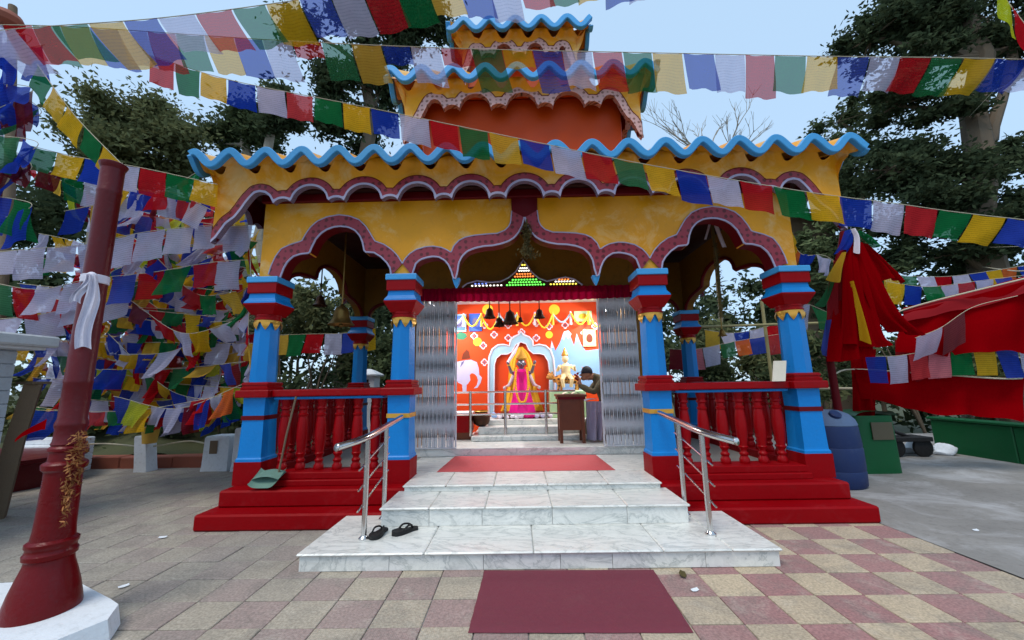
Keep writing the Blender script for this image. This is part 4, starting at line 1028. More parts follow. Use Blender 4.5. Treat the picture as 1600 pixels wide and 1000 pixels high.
def slipper(px_, py_, rot, label, tilt=0):
    v = atZ(px_, py_, zA); e = empty('slipper', (v.x, v.y, zA), label, 'slipper', 'slippers left on the stair')
    def prof(t): return .036 + .012 * math.sin(math.pi * min(1, t * 1.2)) + .008 * math.sin(2.2 * math.pi * t)
    out = [(.25 * (t - .5), prof(t) * (1 if 0 < t < 1 else .25)) for t in [i / 14 for i in range(15)]]
    ring = out + [(a, -b) for a, b in reversed(out)]
    mb = MB(); n = len(ring); ca, sa = math.cos(rot), math.sin(rot)
    def w(a, b, z): return (v.x + a * ca - b * sa, v.y + a * sa + b * ca, zA + .002 + z)
    mb.add([w(a, b, 0) for a, b in ring] + [w(a, b, .022 + .012 * (a < 0)) for a, b in ring], [tuple(range(n - 1, -1, -1)), tuple(range(n, 2 * n))] + [(i, (i + 1) % n, n + (i + 1) % n, n + i) for i in range(n)])
    mb.build('sole', M['black'], e)
    for s in (-1, 1): MB().tube(catmull([w(.075, 0, .024), w(.05, s * .018, .055), w(.0, s * .04, .06), w(-.04, s * .046, .03)], 5), .0085, 6).build('strap', M['black'], e, True)
slipper(592, 836, 1.45, 'dark slipper beside the left handrail post')
slipper(633, 832, .75, 'dark flip-flop lying askew, the right one of the pair')

# long-handled dustpan leaning on the left balustrade
dv = atY(414, 728, 4.50)
dp = empty('dustpan', (dv.x, 4.52, .335), 'greenish long-handled dustpan leaning on the left balustrade', 'dustpan')
MB().grid(lambda u, v: (dv.x - .13 + .30 * u, 4.42 + .22 * v + .02 * math.sin(math.pi * u), .36 + .13 * (v ** 1.2) + .045 * (2 * u - 1) ** 4), 14, 8).build('pan', M['dustpan'], dp, True)
MB().grid(lambda u, v: (dv.x - .13 + .30 * u, 4.64 - .16 * v, .49 - .05 * v + .03 * math.sin(math.pi * u)), 12, 4).build('hood', M['dustpan'], dp, True)
MB().tube([(dv.x + .1, 4.6, .47), (dv.x + .17, 4.58, .9), (dv.x + .24, 4.6, 1.34)], .012, 8).build('handle', M['oldwood'], dp, True)
# cream board leaning on the right rail
tb = MB(); tv = atY(1212, 596, 4.66)
tb.add([(tv.x - .075, 4.6, 1.421), (tv.x + .075, 4.6, 1.421), (tv.x + .075, 4.66, 1.66), (tv.x - .075, 4.66, 1.66), (tv.x - .075, 4.612, 1.421), (tv.x + .075, 4.612, 1.421), (tv.x + .075, 4.672, 1.66), (tv.x - .075, 4.672, 1.66)],
       [(0, 1, 2, 3), (7, 6, 5, 4), (0, 4, 5, 1), (1, 5, 6, 2), (2, 6, 7, 3), (3, 7, 4, 0)])
for v_ in tb.v: pass
tb.v = [(x + .35 * (z - 1.421), y, z) for x, y, z in tb.v]
tag(tb.build('leaning_board', M['cardboard']), 'small cream board leaning on the right red rail', 'board')
# round mark painted low on the doorway wall
cc = empty('round_sign', (SX1 + .06, YS - .01, 1.1), 'small white sign with a curled black mark beside the right gate', 'sign')
MB().box(SX1 - .0, SX1 + .11, YS - .018, YS - .008, 1.02, 1.18, .003).build('plate', M['white'], cc)
MB().tube([(SX1 + .055 + .03 * math.cos(a) * (1 - .12 * a / 3), YS - .02, 1.1 + .035 * math.sin(a)) for a in [k * .33 - 1.9 for k in range(17)]], .006, 5).build('mark', M['black'], cc)

# ------------------------------------------------------------------ left: red lamp post on a whitewashed block
PXp, PYp = -2.97, 2.60
lp = empty('red_lamp_post', (PXp, PYp, .1), 'dark red iron lamp post with moulded rings and flared foot', 'lamp post')
MB().lathe(PXp, PYp, [(.172, .10), (.175, .13), (.168, .17), (.152, .25), (.13, .33), (.112, .39), (.108, .42)], 36).build('foot', M['post'], lp, True)
MB().lathe(PXp, PYp, [(.108, .419), (.12, .43), (.122, .455), (.112, .47), (.112, .49), (.119, .5), (.119, .52), (.1, .535)], 36).build('ring', M['post'], lp, True)
MB().lathe(PXp, PYp, [(.1, .534), (.094, .6), (.088, .9), (.089, .94)], 36).build('lower_shaft', M['post'], lp, True)
MB().lathe(PXp, PYp, [(.089, .94), (.104, .955), (.107, .985), (.1, .995), (.082, 1.005), (.08, 1.06), (.09, 1.07), (.09, 1.085), (.076, 1.1)], 36).build('collar', M['post'], lp, True)
MB().lathe(PXp, PYp, [(.076, 1.099), (.082, 1.11), (.075, 1.13), (.073, 1.2), (.078, 1.22), (.08, 1.235), (.076, 1.25), (.07, 1.27), (.069, 1.5), (.072, 1.51), (.069, 1.52), (.067, 2.2), (.066, 2.86), (.069, 2.87), (.069, 2.885), (.066, 2.895), (.066, 3.06)], 36).build('shaft', M['maroonpost'], lp, True)
MB().lathe(PXp, PYp, [(.066, 3.059), (.071, 3.07), (.079, 3.09), (.08, 3.1), (.074, 3.105), (.06, 3.1)], 36).build('top_flange', M['maroonpost'], lp, True)
# the white scarf tied round it
sf = MB(); zk = 2.22
sf.lathe(PXp, PYp, [(.069, zk - .03), (.074, zk - .024), (.072, zk - .008), (.076, zk + .004), (.072, zk + .016), (.074, zk + .026), (.068, zk + .03)], 24, cap=False)
fr = Vector((-PXp, -PYp, 0)).normalized(); sdv = Vector((-fr.y, fr.x, 0))
kc = Vector((PXp, PYp, zk)) + fr * .085 - sdv * .02
sf.ell(kc - fr * .01, .036, .026, .04, 10, 8)
for k, (L, off) in enumerate(((.5, .02), (.2, -.05))):
    sf.grid(lambda u, v: tuple(kc + sdv * (off * (.3 + .7 * v) + (.075 if k == 0 else .05) * (u - .5) * (.5 + .5 * min(1, v * 3)) + .012 * math.sin(6 * v)) + fr * (.02 + .012 * math.sin(11 * u + 3 * v)) + Vector((0, 0, -L * v + .02 * math.sin(3 * u)))), 8, 16)
tag(sf.build('tied_scarf', M['scarf'], smooth=True), 'white scarf knotted round the red lamp post', 'scarf')
wb = MB(); rb_ = random.Random(2)
pts_ = [(-3.6, 2.2), (-2.62, 2.13), (-2.45, 2.5), (-2.55, 2.66), (-2.66, 2.72), (-3.2, 2.98), (-3.7, 2.95)]
wb.poly(pts_, 0, 1, lambda a, d, b: (a + (.03 if d == 0 else 0) * (1 if a > -3 else -1), b, .0 if d == 0 else .115))
tag(wb.build('white_block', M['white']), 'whitewashed stone block under the red lamp post', 'block')

# ------------------------------------------------------------------ left background: building, plinth, kerb, posts
hb = empty('white_building', (-6.4, 4.6, 0), 'white building with a flat eave at the left edge', 'building')
MB().box(-8.4, -5.82, 2.6, 4.4, .0, 1.93).build('wall', M['shingle'], hb)
for k in range(12): MB().box(-5.819, -5.8, 2.6, 4.4, .12 + .15 * k, .262 + .15 * k, .004).build('siding_board', M['shingle'], hb)
for k in range(12): MB().box(-8.4, -5.8, 2.578, 2.599, .12 + .15 * k, .262 + .15 * k, .004).build('siding_board', M['shingle'], hb)
MB().box(-8.8, -5.49, 2.2, 4.55, 1.96, 2.09, .02).build('eave', M['roofgrey'], hb)
MB().box(-8.7, -5.6, 2.4, 4.5, 1.93, 1.959).build('soffit', M['white'], hb)
po = empty('old_post', (-6.1, 4.7, 0), 'weathered brown timber post leaning beside the white building', 'post')
MB().tube([(-6.1, 4.7, -.01), (-6.02, 4.7, .9), (-5.92, 4.7, 1.55)], [.11, .105, .1], 4).build('timber', M['oldwood'], po)
MB().box(-6.02, -5.82, 4.6, 4.8, 1.54, 1.57).build('cap', M['oldwood'], po)
mp_ = empty('maroon_plinth', (-7.2, 5.6, 0), 'low round maroon plinth behind the red lamp post', 'plinth')
MB().lathe(-8.5, 6.2, [(1.12, 0), (1.12, .36), (1.2, .38), (1.2, .44), (1.1, .46), (.3, .47)], 40).build('drum', M['maroonpost'], mp_, True)
stp = empty('white_steps', (-6.9, 6.3, 0), 'small flight of whitewashed steps behind the red post', 'steps')
for k in range(6): MB().box(-9.1, -7.95, 6.4 + .14 * k, 7.4, .1 * k + .001, .1 * (k + 1), .012).build('step', M['white'], stp)
kb = empty('terracotta_kerb', (-6, 7.6, 0), 'low terracotta kerb along the edge of the yard', 'kerb')
for k in range(6):
    x0_ = -9.5 + k * 1.0; MB().box(x0_ + .004, x0_ + .996, 7.46, 7.72, -.1, .2 + .01 * (k % 2), .015).build('kerb_block', M['terra'], kb)
def bollard(x, w, d, y, h, lean, label, hole=False):
    e = empty('white_post', (x, y, 0), label, 'post', 'white posts along the kerb')
    mb = MB().sq(0, 0, [(w / 2 * 1.04, 0), (w / 2, .1), (w / 2 * .96, h - .03), (w / 2 * .88, h)])
    mb.v = [(x + a + lean * c, y + b * d / w, c) for a, b, c in mb.v]; mb.build('shaft', M['white'], e)
    if hole:
        MB().box(x - .11, x + .03, y - d / 2 - .012, y - d / 2 - .001, h * .5, h * .88, .004).build('recess', M['oldwood'], e)
        MB().box(x - .125, x + .045, y - d / 2 - .016, y - d / 2 - .0122, h * .88, h * .93).build('lintel', M['white'], e)
bollard(-6.75, .22, .22, 7.22, .62, -.14, 'thin leaning white post on the terracotta kerb')
bollard(-5.42, .46, .4, 7.3, .6, 0, 'whitewashed block with a dark square recess by the kerb', True)
bollard(-4.86, .44, .3, 7.2, .74, .0, 'plain white block next to the temple plinth')
tag(MB().tube(catmull([(-9, 7.3, .35), (-7.8, 7.28, .48), (-6.8, 7.26, .42), (-6.1, 7.3, .5), (-5.5, 7.3, .42), (-4.6, 7.4, .5)], 8), .014, 6).build('slack_rope', M['rope'], smooth=True), 'slack pale rope strung between the white posts', 'rope')
bin2 = atY(232, 672, 7.18)
yb = empty('yellow_pail', (bin2.x, 7.14, .62), 'dull yellow pail hung on the thin white post', 'pail')
MB().lathe(bin2.x + .12, 7.1, [(.1, bin2.z - .22), (.13, bin2.z + .05), (.135, bin2.z + .06)], 18).build('body', FM_y := paint('dull_yellow_plastic', lin((206, 164, 70)), .5), yb, True)
MB().tube(catmull([(bin2.x, 7.1, bin2.z + .05), (bin2.x + .12, 7.1, bin2.z + .14), (bin2.x + .24, 7.1, bin2.z + .05)], 6), .006, 6).build('handle', M['greysteel'], yb, True)

# ------------------------------------------------------------------ right side: drum, bin, wall, drapes
dc = Vector((4.36, 5.72, 0))
dm = empty('blue_water_drum', dc, 'faded blue plastic water drum behind the right outer column', 'drum')
MB().lathe(dc.x, dc.y, [(.34, .0), (.365, .03), (.372, .2), (.365, .22), (.372, .24), (.37, .5), (.362, .52), (.368, .54), (.35, .78), (.345, .8)], 36).build('barrel', M['bluedrum'], dm, True)
lid = MB().lathe(dc.x, dc.y, [(.345, .8), (.352, .81), (.33, .88), (.27, .95), (.17, .995), (.12, 1.0)], 36).build('shoulder', M['bluelid'], dm, True)
MB().lathe(0, 0, [(.07, 0), (.07, .05), (.055, .06), (.0, .055)], 18).build('cap', M['bluedrum'], lid, True, loc=(dc.x - .05, dc.y - .24, .93), rot=(math.radians(38), 0, 0))
bn = empty('green_bin', (5.52, 6.4, 0), 'green metal litter bin with a faded notice', 'bin')
bb = MB()
bb.grid(lambda u, v: (5.52 + (.31 + .02 * (1 - v)) * math.copysign(min(1, abs(math.cos(2 * math.pi * u)) ** .4), math.cos(2 * math.pi * u)), 6.42 + .2 * math.copysign(abs(math.sin(2 * math.pi * u)) ** .4, math.sin(2 * math.pi * u)), .86 * v + .04 * math.sin(math.pi * v) * 0), 40, 6)
bb.build('body', M['binGreen'], bn, True)
MB().grid(lambda u, v: (5.52 + .33 * (2 * u - 1), 6.42 + .23 * (2 * v - 1), .86 + .07 * (1 - (2 * u - 1) ** 2) ** .5), 16, 4).build('lid', M['binGreen'], bn, True)
MB().box(5.42, 5.74, 6.196, 6.213, .5, .76, .003).build('notice', M['brown'], bn)
for s in (-1, 1): MB().box(5.52 + s * .26 - .03, 5.52 + s * .26 + .03, 6.3, 6.54, -.005, .03).build('foot', M['binGreen'], bn)
gw = empty('green_wall', (8.2, 7, 0), 'low dark green painted wall at the edge of the yard', 'wall')
for k in range(5): MB().box(8.2, 8.42, 8.05 - 1.3 * (k + 1) + .004, 8.05 - 1.3 * k - .004, -.01, .60, .015).build('wall_panel', M['binGreen'], gw)
MB().box(8.17, 8.45, 1.5, 8.09, .601, .65, .012).build('coping', M['binGreen'], gw)
# dark trolley and white sacks between bin and wall
tro = empty('hand_trolley', (7.0, 7.6, 0), 'dark iron hand trolley standing behind the green bin', 'trolley')
MB().tube([(6.45, 7.5, .75), (6.8, 7.5, .5), (7.3, 7.5, .32)], .03, 8).build('handle', M['black'], tro, True)
MB().box(6.7, 7.5, 7.35, 7.75, .28, .36, .01).build('bed', M['black'], tro)
for x_ in (6.85, 7.35): MB().lathe(0, 0, [(.15, -.03), (.17, -.02), (.17, .02), (.15, .03)], 20).build('wheel', M['black'], tro, True, loc=(x_, 7.42, .17), rot=(math.pi / 2, 0, 0))
for k, (x_, y_, s) in enumerate(((7.55, 7.75, .2), (7.9, 7.6, .16), (6.6, 7.9, .15))):
    sk = MB().ell((0, 0, s * .8), s, s * .8, s * .85, 16, 12)
    sk.v = [(a * (1.1 + .3 * math.sin(9 * b + 14 * c + k)), b * (1 + .3 * math.sin(13 * a + k)), max(0, .6 * c + .05 * math.sin(21 * a + 17 * b + 9 * c))) for a, b, c in sk.v]
    tag(sk.build('white_sack', M['white'], smooth=True, loc=(x_, y_, .012)), ['large white sack against the end of the green wall', 'small white sack nearest the green wall', 'white sack behind the green bin'][k], 'sack', 'sacks behind the bin')

def cloth_sheet(name, corners, folds, amp, mat, label, cat, nu=60, nv=24, seed=0, sag=.1, group=None, ragged=.05):
    A, B, Cc, D = [Vector(c) for c in corners]             # top-left, top-right, bottom-right, bottom-left
    nrm = (B - A).cross(D - A).normalized(); rr = random.Random(seed); ph = [rr.uniform(0, 6.3) for _ in range(6)]
    mb = MB()
    def f(u, v):
        q = A.lerp(B, u).lerp(D.lerp(Cc, u), v)
        k = math.sin(folds * 2 * math.pi * u + ph[0] + 1.5 * v) + .5 * math.sin(folds * 3.7 * math.pi * u + ph[1] - 2 * v) + .4 * math.sin(6 * v + 5 * u + ph[2])
        q = q + nrm * (amp * k * (.35 + .65 * v)); q = q + Vector((0, 0, -sag * math.sin(math.pi * u)))
        q.z += ragged * v * (math.sin(9.3 * u + ph[3]) + .6 * math.sin(23 * u + ph[4])) * .5
        return tuple(q)
    mb.grid(f, nu, nv); me = mb.mesh(name, mat, 2); uvl = me.uv_layers.new(name='UVMap')
    for l in me.loops: i = l.vertex_index; uvl.data[l.index].uv = ((i % (nu + 1)) / nu, 1 - (i // (nu + 1)) / nv)
    o = link_mesh(name, me)
    return tag(o, label, cat, group) if label else o
def q3(x, y, Y): return atY(x, y, Y)
cloth_sheet('red_drape', [q3(1412, 488, 6.0), q3(1640, 428, 5.6), q3(1640, 548, 5.6), q3(1400, 552, 6.0)], 2.2, .05, M['redcloth'], 'long red cloth slung across the right edge, the upper drape', 'cloth', seed=1, sag=.02)
cloth_sheet('red_drape', [q3(1412, 480, 6.05), q3(1640, 420, 5.65), q3(1640, 450, 5.55), q3(1412, 503, 5.95)], 1.5, .03, M['pinkcloth'], 'folded faded hem on top of the upper red drape', 'cloth', seed=8, sag=.02, ragged=.02)
cloth_sheet('red_drape', [q3(1335, 576, 6.3), q3(1598, 590, 6.0), q3(1592, 658, 6.0), q3(1345, 624, 6.3)], 2.6, .05, M['redcloth'], 'long red cloth sagging above the green bin, the lower drape', 'cloth', seed=2, sag=.04)
cloth_sheet('red_drape', [q3(1330, 548, 6.35), q3(1372, 545, 6.35), q3(1368, 668, 6.35), q3(1338, 672, 6.35)], 2, .05, M['redcloth'], 'narrow red cloth hanging straight down behind the blue drum', 'cloth', nu=20, seed=3, sag=0)
cloth_sheet('red_drape', [q3(1400, 530, 6.2), q3(1470, 540, 6.1), q3(1470, 590, 6.1), q3(1400, 590, 6.2)], 2, .04, M['pinkcloth'], 'short faded red cloth between the two long drapes', 'cloth', nu=24, seed=4, sag=.03)
# maroon post carrying the bundle
tag(MB().tube([(4.72, 5.9, 0), (4.66, 5.85, 1.9), (4.95, 5.6, 3.62)], [.06, .05, .045], 10).build('maroon_pole', M['maroon'], smooth=True), 'thin maroon pole behind the right outer column', 'pole')
# bundle of scarves tied to its top
bd = empty('scarf_bundle', (5.0, 5.55, 3.5), 'big bundle of red scarves tied together at the right of the temple', 'cloth')
def tongue(pts, w0, w1, mat, seed, fold=2.5, amp=.05):
    P_ = catmull([q3(*p) for p in pts], 8); n = len(P_); rr = random.Random(seed); ph = rr.uniform(0, 6)
    nu = 14
    def f(u, v):
        i = min(n - 1, int(round(v * (n - 1)))); p = P_[i]; w = w0 + (w1 - w0) * v
        return (p.x + w * (u - .5), p.y - amp * math.sin(fold * 2 * math.pi * u + ph + 2 * v) * (.3 + v) - .04 * math.sin(math.pi * u), p.z + .03 * math.sin(5 * u + ph) * v)
    mb = MB().grid(f, nu, n - 1); me = mb.mesh('scarf', mat, 2); me.uv_layers.new(name='UVMap')
    return link_mesh('scarf', me, bd)
tongue([(1335, 380, 5.45), (1360, 440, 5.4), (1385, 490, 5.4), (1418, 522, 5.4)], .25, .55, M['redcloth'], 1)
tongue([(1345, 382, 5.5), (1378, 420, 5.5), (1392, 440, 5.5)], .2, .4, M['redcloth'], 2)
tongue([(1328, 385, 5.42), (1335, 450, 5.38), (1345, 520, 5.38), (1352, 540, 5.38)], .2, .75, M['redcloth'], 3, 3)
tongue([(1318, 385, 5.5), (1308, 450, 5.5), (1312, 520, 5.5), (1318, 560, 5.5)], .18, .5, M['pinkcloth'], 4)
tongue([(1322, 470, 5.46), (1325, 520, 5.42), (1330, 562, 5.42)], .3, .62, M['redcloth'], 5)
tongue([(1328, 360, 5.4), (1322, 380, 5.38), (1312, 395, 5.38)], .14, .2, FM['b'], 6, 1.5, .02)
tongue([(1318, 395, 5.36), (1308, 420, 5.34), (1303, 440, 5.34)], .06, .2, FM['y'], 7, 1, .02)
tongue([(1330, 440, 5.34), (1342, 490, 5.33), (1352, 535, 5.33)], .05, .13, FM['y'], 8, 1, .02)
tongue([(1332, 358, 5.36), (1338, 372, 5.35), (1338, 395, 5.35)], .06, .06, M['scarf'], 9, 1, .01)
tongue([(1340, 362, 5.4), (1355, 372, 5.4), (1370, 385, 5.4)], .06, .12, FM['g'], 10, 1, .02)
tongue([(1300, 440, 5.5), (1290, 465, 5.5), (1282, 478, 5.5)], .06, .14, FM['g'], 11, 1, .02)
tongue([(1296, 500, 5.5), (1292, 540, 5.5), (1296, 555, 5.5)], .1, .16, FM['b'], 12, 1, .02)
# pale bamboo bar crossing behind the right columns, and a leaning bamboo pole
tag(MB().tube([tuple(q3(1060, 512, 8.4)), tuple(q3(1330, 503, 8.4))], .028, 8).build('bamboo_bar', M['bamboo'], smooth=True), 'horizontal bamboo bar seen behind the right columns', 'pole')
tag(MB().tube([tuple(q3(1190, 470, 8.6)), tuple(q3(1208, 610, 8.6)), tuple(q3(1212, 660, 8.6))], .035, 8).build('bamboo_pole', M['bamboo'], smooth=True), 'leaning bamboo pole behind the right balustrade', 'pole')
tag(MB().tube([tuple(q3(1270, 607, 7.2)), tuple(q3(1338, 607, 7.2))], .02, 8).build('pale_pipe', M['rope'], smooth=True), 'pale pipe behind the blue drum', 'pipe')

# ------------------------------------------------------------------ prayer flags
def flag_mesh(p0, p1, h, lean, mat, rr, out, amp=.018, curl=0.0, n=8, mess=0):
    p0, p1 = Vector(p0), Vector(p1); ux = (p1 - p0); w = ux.length; uxn = ux.normalized()
    nrm = uxn.cross(Vector((0, 0, -1))).normalized()
    ph, ph2, fr = rr.uniform(0, 6.3), rr.uniform(0, 6.3), rr.uniform(.8, 1.8)
    tw = rr.uniform(-.12, .12) * (1 + 4 * mess); sc = rr.uniform(-.06, .06) - mess * rr.random() * .5
    mb = MB()
    def f(u, v):
        q = p0.lerp(p1, u) + Vector((0, 0, -1)) * (h * v * (1 - .12 * abs(lean))) + uxn * (lean * h * v ** 1.15 + sc * (u - .5) * w * v)
        k = math.sin(fr * 2 * math.pi * u + ph + 2.2 * v) * (.25 + .75 * v) + .5 * math.sin(5 * v + ph2 + 2 * u) * v
        q = q + nrm * (amp * k + (out + tw * (u - .5)) * h * v ** 1.3 + curl * h * max(0, v - .6) ** 2)
        q.z -= .012 * math.sin(math.pi * u) * (1 - v)
        return tuple(q)
    mb.grid(f, n, n); me = mb.mesh('flag', mat, 2)
    uvl = me.uv_layers.new(name='UVMap')
    vi = np.empty(len(me.loops), int); me.loops.foreach_get('vertex_index', vi)
    uv = np.stack([(vi % (n + 1)) / n, 1 - (vi // (n + 1)) / n], 1).astype(np.float32); uvl.data.foreach_set('uv', uv.ravel())
    return me
def flag_string(pts, w, h, label, seq='bwrgy', start=0, lean=0, gap=.02, sheer=False, cat='prayer flags', group='prayer flag strings', seed=0, skip=0, jit=.25, cordr=.004, hs=None, out=None, pts3=None, tail=None):
    P_ = catmull([q3(*p) for p in pts] if pts3 is None else pts3, 14); rr = random.Random(seed)
    e = empty('prayer_flag_string', P_[0], label, cat, group)
    MB().tube(P_, cordr, 5).build('cord', M['rope'], e)
    if tail: MB().tube([P_[-1]] + [Vector(q) for q in tail], cordr, 5).build('cord', M['rope'], e)
    L = [0]
    for i in range(1, len(P_)): L.append(L[-1] + (P_[i] - P_[i - 1]).length)
    def at(s):
        for i in range(1, len(P_)):
            if L[i] >= s: return P_[i - 1].lerp(P_[i], (s - L[i - 1]) / max(1e-9, L[i] - L[i - 1]))
        return P_[-1]
    s = gap; k = 0
    while s + w * .8 < L[-1]:
        ww = w * (1 + rr.uniform(-jit, jit) * .3)
        a, b = at(s), at(min(L[-1], s + ww)); t = s / L[-1]
        if rr.random() >= skip:
            c = seq[(k + start) % len(seq)]
            hh = h * (1 + rr.uniform(-jit, jit) * .5)
            if hs and (k in hs): hh *= hs[k]
            ln = lean(t) if callable(lean) else lean
            ln += rr.uniform(-jit, jit) * .35
            oo = rr.uniform(-jit, jit) * .8 if out is None else out + rr.uniform(-.1, .1)
            mt = (FS if sheer and c in FS else FM)[c]
            link_mesh('flag', flag_mesh(a, b, hh, ln, mt, rr, oo, .012 + (.05 + .12 * (jit > .5)) * jit * w, rr.uniform(-1, 1) * jit, 8, jit if jit > .5 else 0), e)
        s += ww + gap; k += 1
    return e
# the three long strings across the front
flag_string([(-40, 38, 3.3), (120, 42, 3.3), (420, 62, 3.3), (700, 75, 3.3), (1000, 82, 3.3), (1300, 88, 3.3), (1480, 90, 3.3), (1660, 94, 3.3)], .285, .43,
            'long string of sheer prayer flags running level across the top in front of the tower', start=1, lean=lambda t: .62 - .9 * t if t < .7 else -.01 - 3.2 * (t - .7), sheer=True, seed=3, jit=.14, gap=.012, hs={16: .5, 14: .45, 18: .5, 11: .45}, out=0, tail=[(8.5, 6.2, 6.4), (14.4, 11.2, 9.5)])
flag_string([(-30, 50, 2.75), (60, 42, 2.75), (250, 28, 2.8), (430, 5, 2.9), (560, -16, 2.9), (700, -34, 3.0), (860, -46, 3.1), (1040, -76, 3.2), (1200, -110, 3.3)], .28, .47,
            'string of sheer prayer flags rising from the upper left out over the top edge', start=1, lean=lambda t: .8 - 1.1 * t, sheer=True, seed=5, jit=.14, gap=.012, out=0)
flag_string([(232, 86, 3.75), (360, 125, 3.75), (560, 165, 3.75), (780, 210, 3.75), (1000, 255, 3.75), (1250, 298, 3.75), (1400, 318, 3.75), (1500, 332, 3.75), (1660, 350, 3.75)], .315, .315,
            'string of small prayer flags slanting down from upper left to right before the eave', start=2, lean=lambda t: .12 if t < .72 else .12 - 3.6 * (t - .72), seed=11, jit=.12, gap=.018, out=0, tail=[(8.8, 6.4, 3.6), (14.0, 11.2, 5.2)])
# left strings
flag_string([(48, 228, 4.3), (120, 245, 4.3), (220, 262, 4.3), (340, 288, 4.3)], .36, .30, 'string of green, yellow and blue flags passing just behind the red post top', seq='gybwrgy', seed=21, jit=.2, gap=.01)
flag_string([(60, 262, 4.6), (140, 286, 4.6), (240, 300, 4.6), (340, 322, 4.6)], .30, .3, 'string with maroon, green and white flags below the green and yellow one', seq='mgwybwr', seed=22, jit=.25)
flag_string([(58, 100, 3.6), (95, 152, 3.6), (130, 195, 3.6), (190, 256, 3.6)], .30, .30, 'steep string of large olive and sand flags left of the red post', seq='gyygy', seed=23, jit=.2, lean=-.2)
flag_string([(-20, 395, 4.7), (60, 388, 4.7), (130, 382, 4.7), (230, 362, 4.7), (330, 352, 4.7), (400, 352, 4.7)], .36, .36, 'string of white prayer flags behind the red post', seq='w', seed=24, jit=.25)
flag_string([(-20, 440, 4.9), (60, 452, 4.9), (140, 436, 4.9), (240, 425, 4.9), (330, 410, 4.9), (410, 405, 4.9)], .34, .36, 'string of red, green and white flags below the white one', seq='grwwybr', seed=25, jit=.4)
flag_string([(-20, 500, 5.0), (60, 492, 5.0), (150, 470, 5.0), (230, 440, 5.0)], .44, .30, 'string of broad white flags above the white eave', seq='w', seed=26, jit=.3)
flag_string([(-60, 45, 3.9), (50, 60, 3.9), (-60, 120, 3.95), (52, 140, 4.0), (-60, 200, 4.0), (60, 225, 4.05), (-60, 290, 4.1), (50, 320, 4.1), (-60, 360, 4.1)], .26, .36, 'flags bunched down the left edge of the picture', seq='bbmbbrbg', seed=27, jit=.6, lean=.1)
flag_string([(70, 70, 4.2), (-40, 95, 4.2), (65, 175, 4.2), (-40, 190, 4.2), (50, 260, 4.2), (-40, 280, 4.2)], .26, .36, 'blue and maroon flags gathered at the far upper left', seq='bmbgm', seed=28, jit=.6, lean=.4)
flag_string([(100, 330, 4.6), (160, 318, 4.6), (260, 300, 4.6), (335, 330, 4.6)], .3, .3, 'short string of blue, white and red flags left of the eave corner', seq='bywrbw', seed=29, jit=.4)
# the tangle between the red post and the temple
rt = random.Random(77)
TANGLE = 'tangled prayer flag strings left of the temple'
tl = ['prayer flags in the upper part of the tangle between red post and temple', 'prayer flags in the middle of the tangle between red post and temple', 'prayer flags low in the tangle just above the white posts']
NT = 84
for k in range(NT):
    q_ = k / NT
    ya = 300 + 345 * q_ + rt.uniform(-20, 20); yb_ = 330 + 300 * q_ + rt.uniform(-40, 40)
    if k % 3 == 0: dd_ = rt.uniform(-110, 110); ya += dd_; yb_ -= dd_
    Y_ = 4.95 + rt.random() * 2.1
    xa, xb = rt.uniform(20, 200), rt.uniform(330, 425)
    if rt.random() < .3: xa = rt.uniform(150, 260)
    ym = (ya + yb_) / 2 + rt.uniform(-5, 35)
    ym, ya, yb_ = min(ym, 645), min(ya, 640), min(yb_, 635)
    sq_ = 'bwrgy' if rt.random() < .5 else ''.join(rt.choice('bwrgyyowrlm') for _ in range(9))
    flag_string([(xa, ya, Y_), ((xa + xb) / 2, ym, Y_ + .1), (xb, yb_, Y_ + .05)], rt.uniform(.19, .27), rt.uniform(.21, .32), tl[min(2, int(q_ * 3))], seq=sq_, start=rt.randint(0, 4), seed=100 + k, jit=rt.uniform(.55, 1.1), group=TANGLE + (' top', ' middle', ' bottom')[min(2, int(q_ * 3))], lean=rt.uniform(-.3, .3), skip=.12 if 200 < ya < 400 else .04)
# a red and white bunch hanging at the eave corner, and strings seen through and behind the porch
flag_string([(352, 352, 4.75), (385, 370, 4.75), (392, 440, 4.75), (388, 520, 4.75), (398, 600, 4.9)], .2, .28, 'bunched flags hanging beside the left outer column', seq='wwrbrgwry', seed=31, jit=.7)
flag_string([(425, 524, 8.7), (480, 522, 8.7), (545, 520, 8.7), (600, 510, 8.7)], .38, .48, 'string of flags seen through the left arch', seq='ygrwbyr', seed=32, jit=.2)
flag_string([(1045, 545, 9), (1090, 545, 9), (1150, 533, 9), (1230, 520, 9)], .36, .42, 'string of flags seen through the right arch', seq='mpwgobrwy', seed=33, jit=.4)
flag_string([(1100, 515, 9.3), (1150, 520, 9.3), (1220, 505, 9.3)], .34, .34, 'upper short string of flags seen through the right arch', seq='ywbwrg', seed=34, jit=.5)
flag_string([(1228, 345, 6.2), (1250, 395, 6.2), (1290, 400, 6.2), (1330, 430, 6.2)], .26, .3, 'flags caught behind the right corner of the temple', seq='yobwrg', seed=35, jit=.7)
flag_string([(1240, 470, 6.6), (1270, 478, 6.6), (1330, 505, 6.6)], .28, .3, 'loose flags between the right column and the scarf bundle', seq='wgwyb', seed=36, jit=.7)
flag_string([(1378, 428, 8.6), (1440, 432, 8.6), (1500, 430, 8.6), (1620, 412, 8.6)], .36, .4, 'string of small flags above the upper red drape', seq='ygwrwbyobyg', seed=37, jit=.3)
flag_string([(1385, 440, 8.2), (1450, 448, 8.2), (1520, 440, 8.2), (1600, 430, 8.2)], .34, .42, 'second string of small flags above the upper red drape', seq='ybgwrwbwy', seed=38, jit=.5)
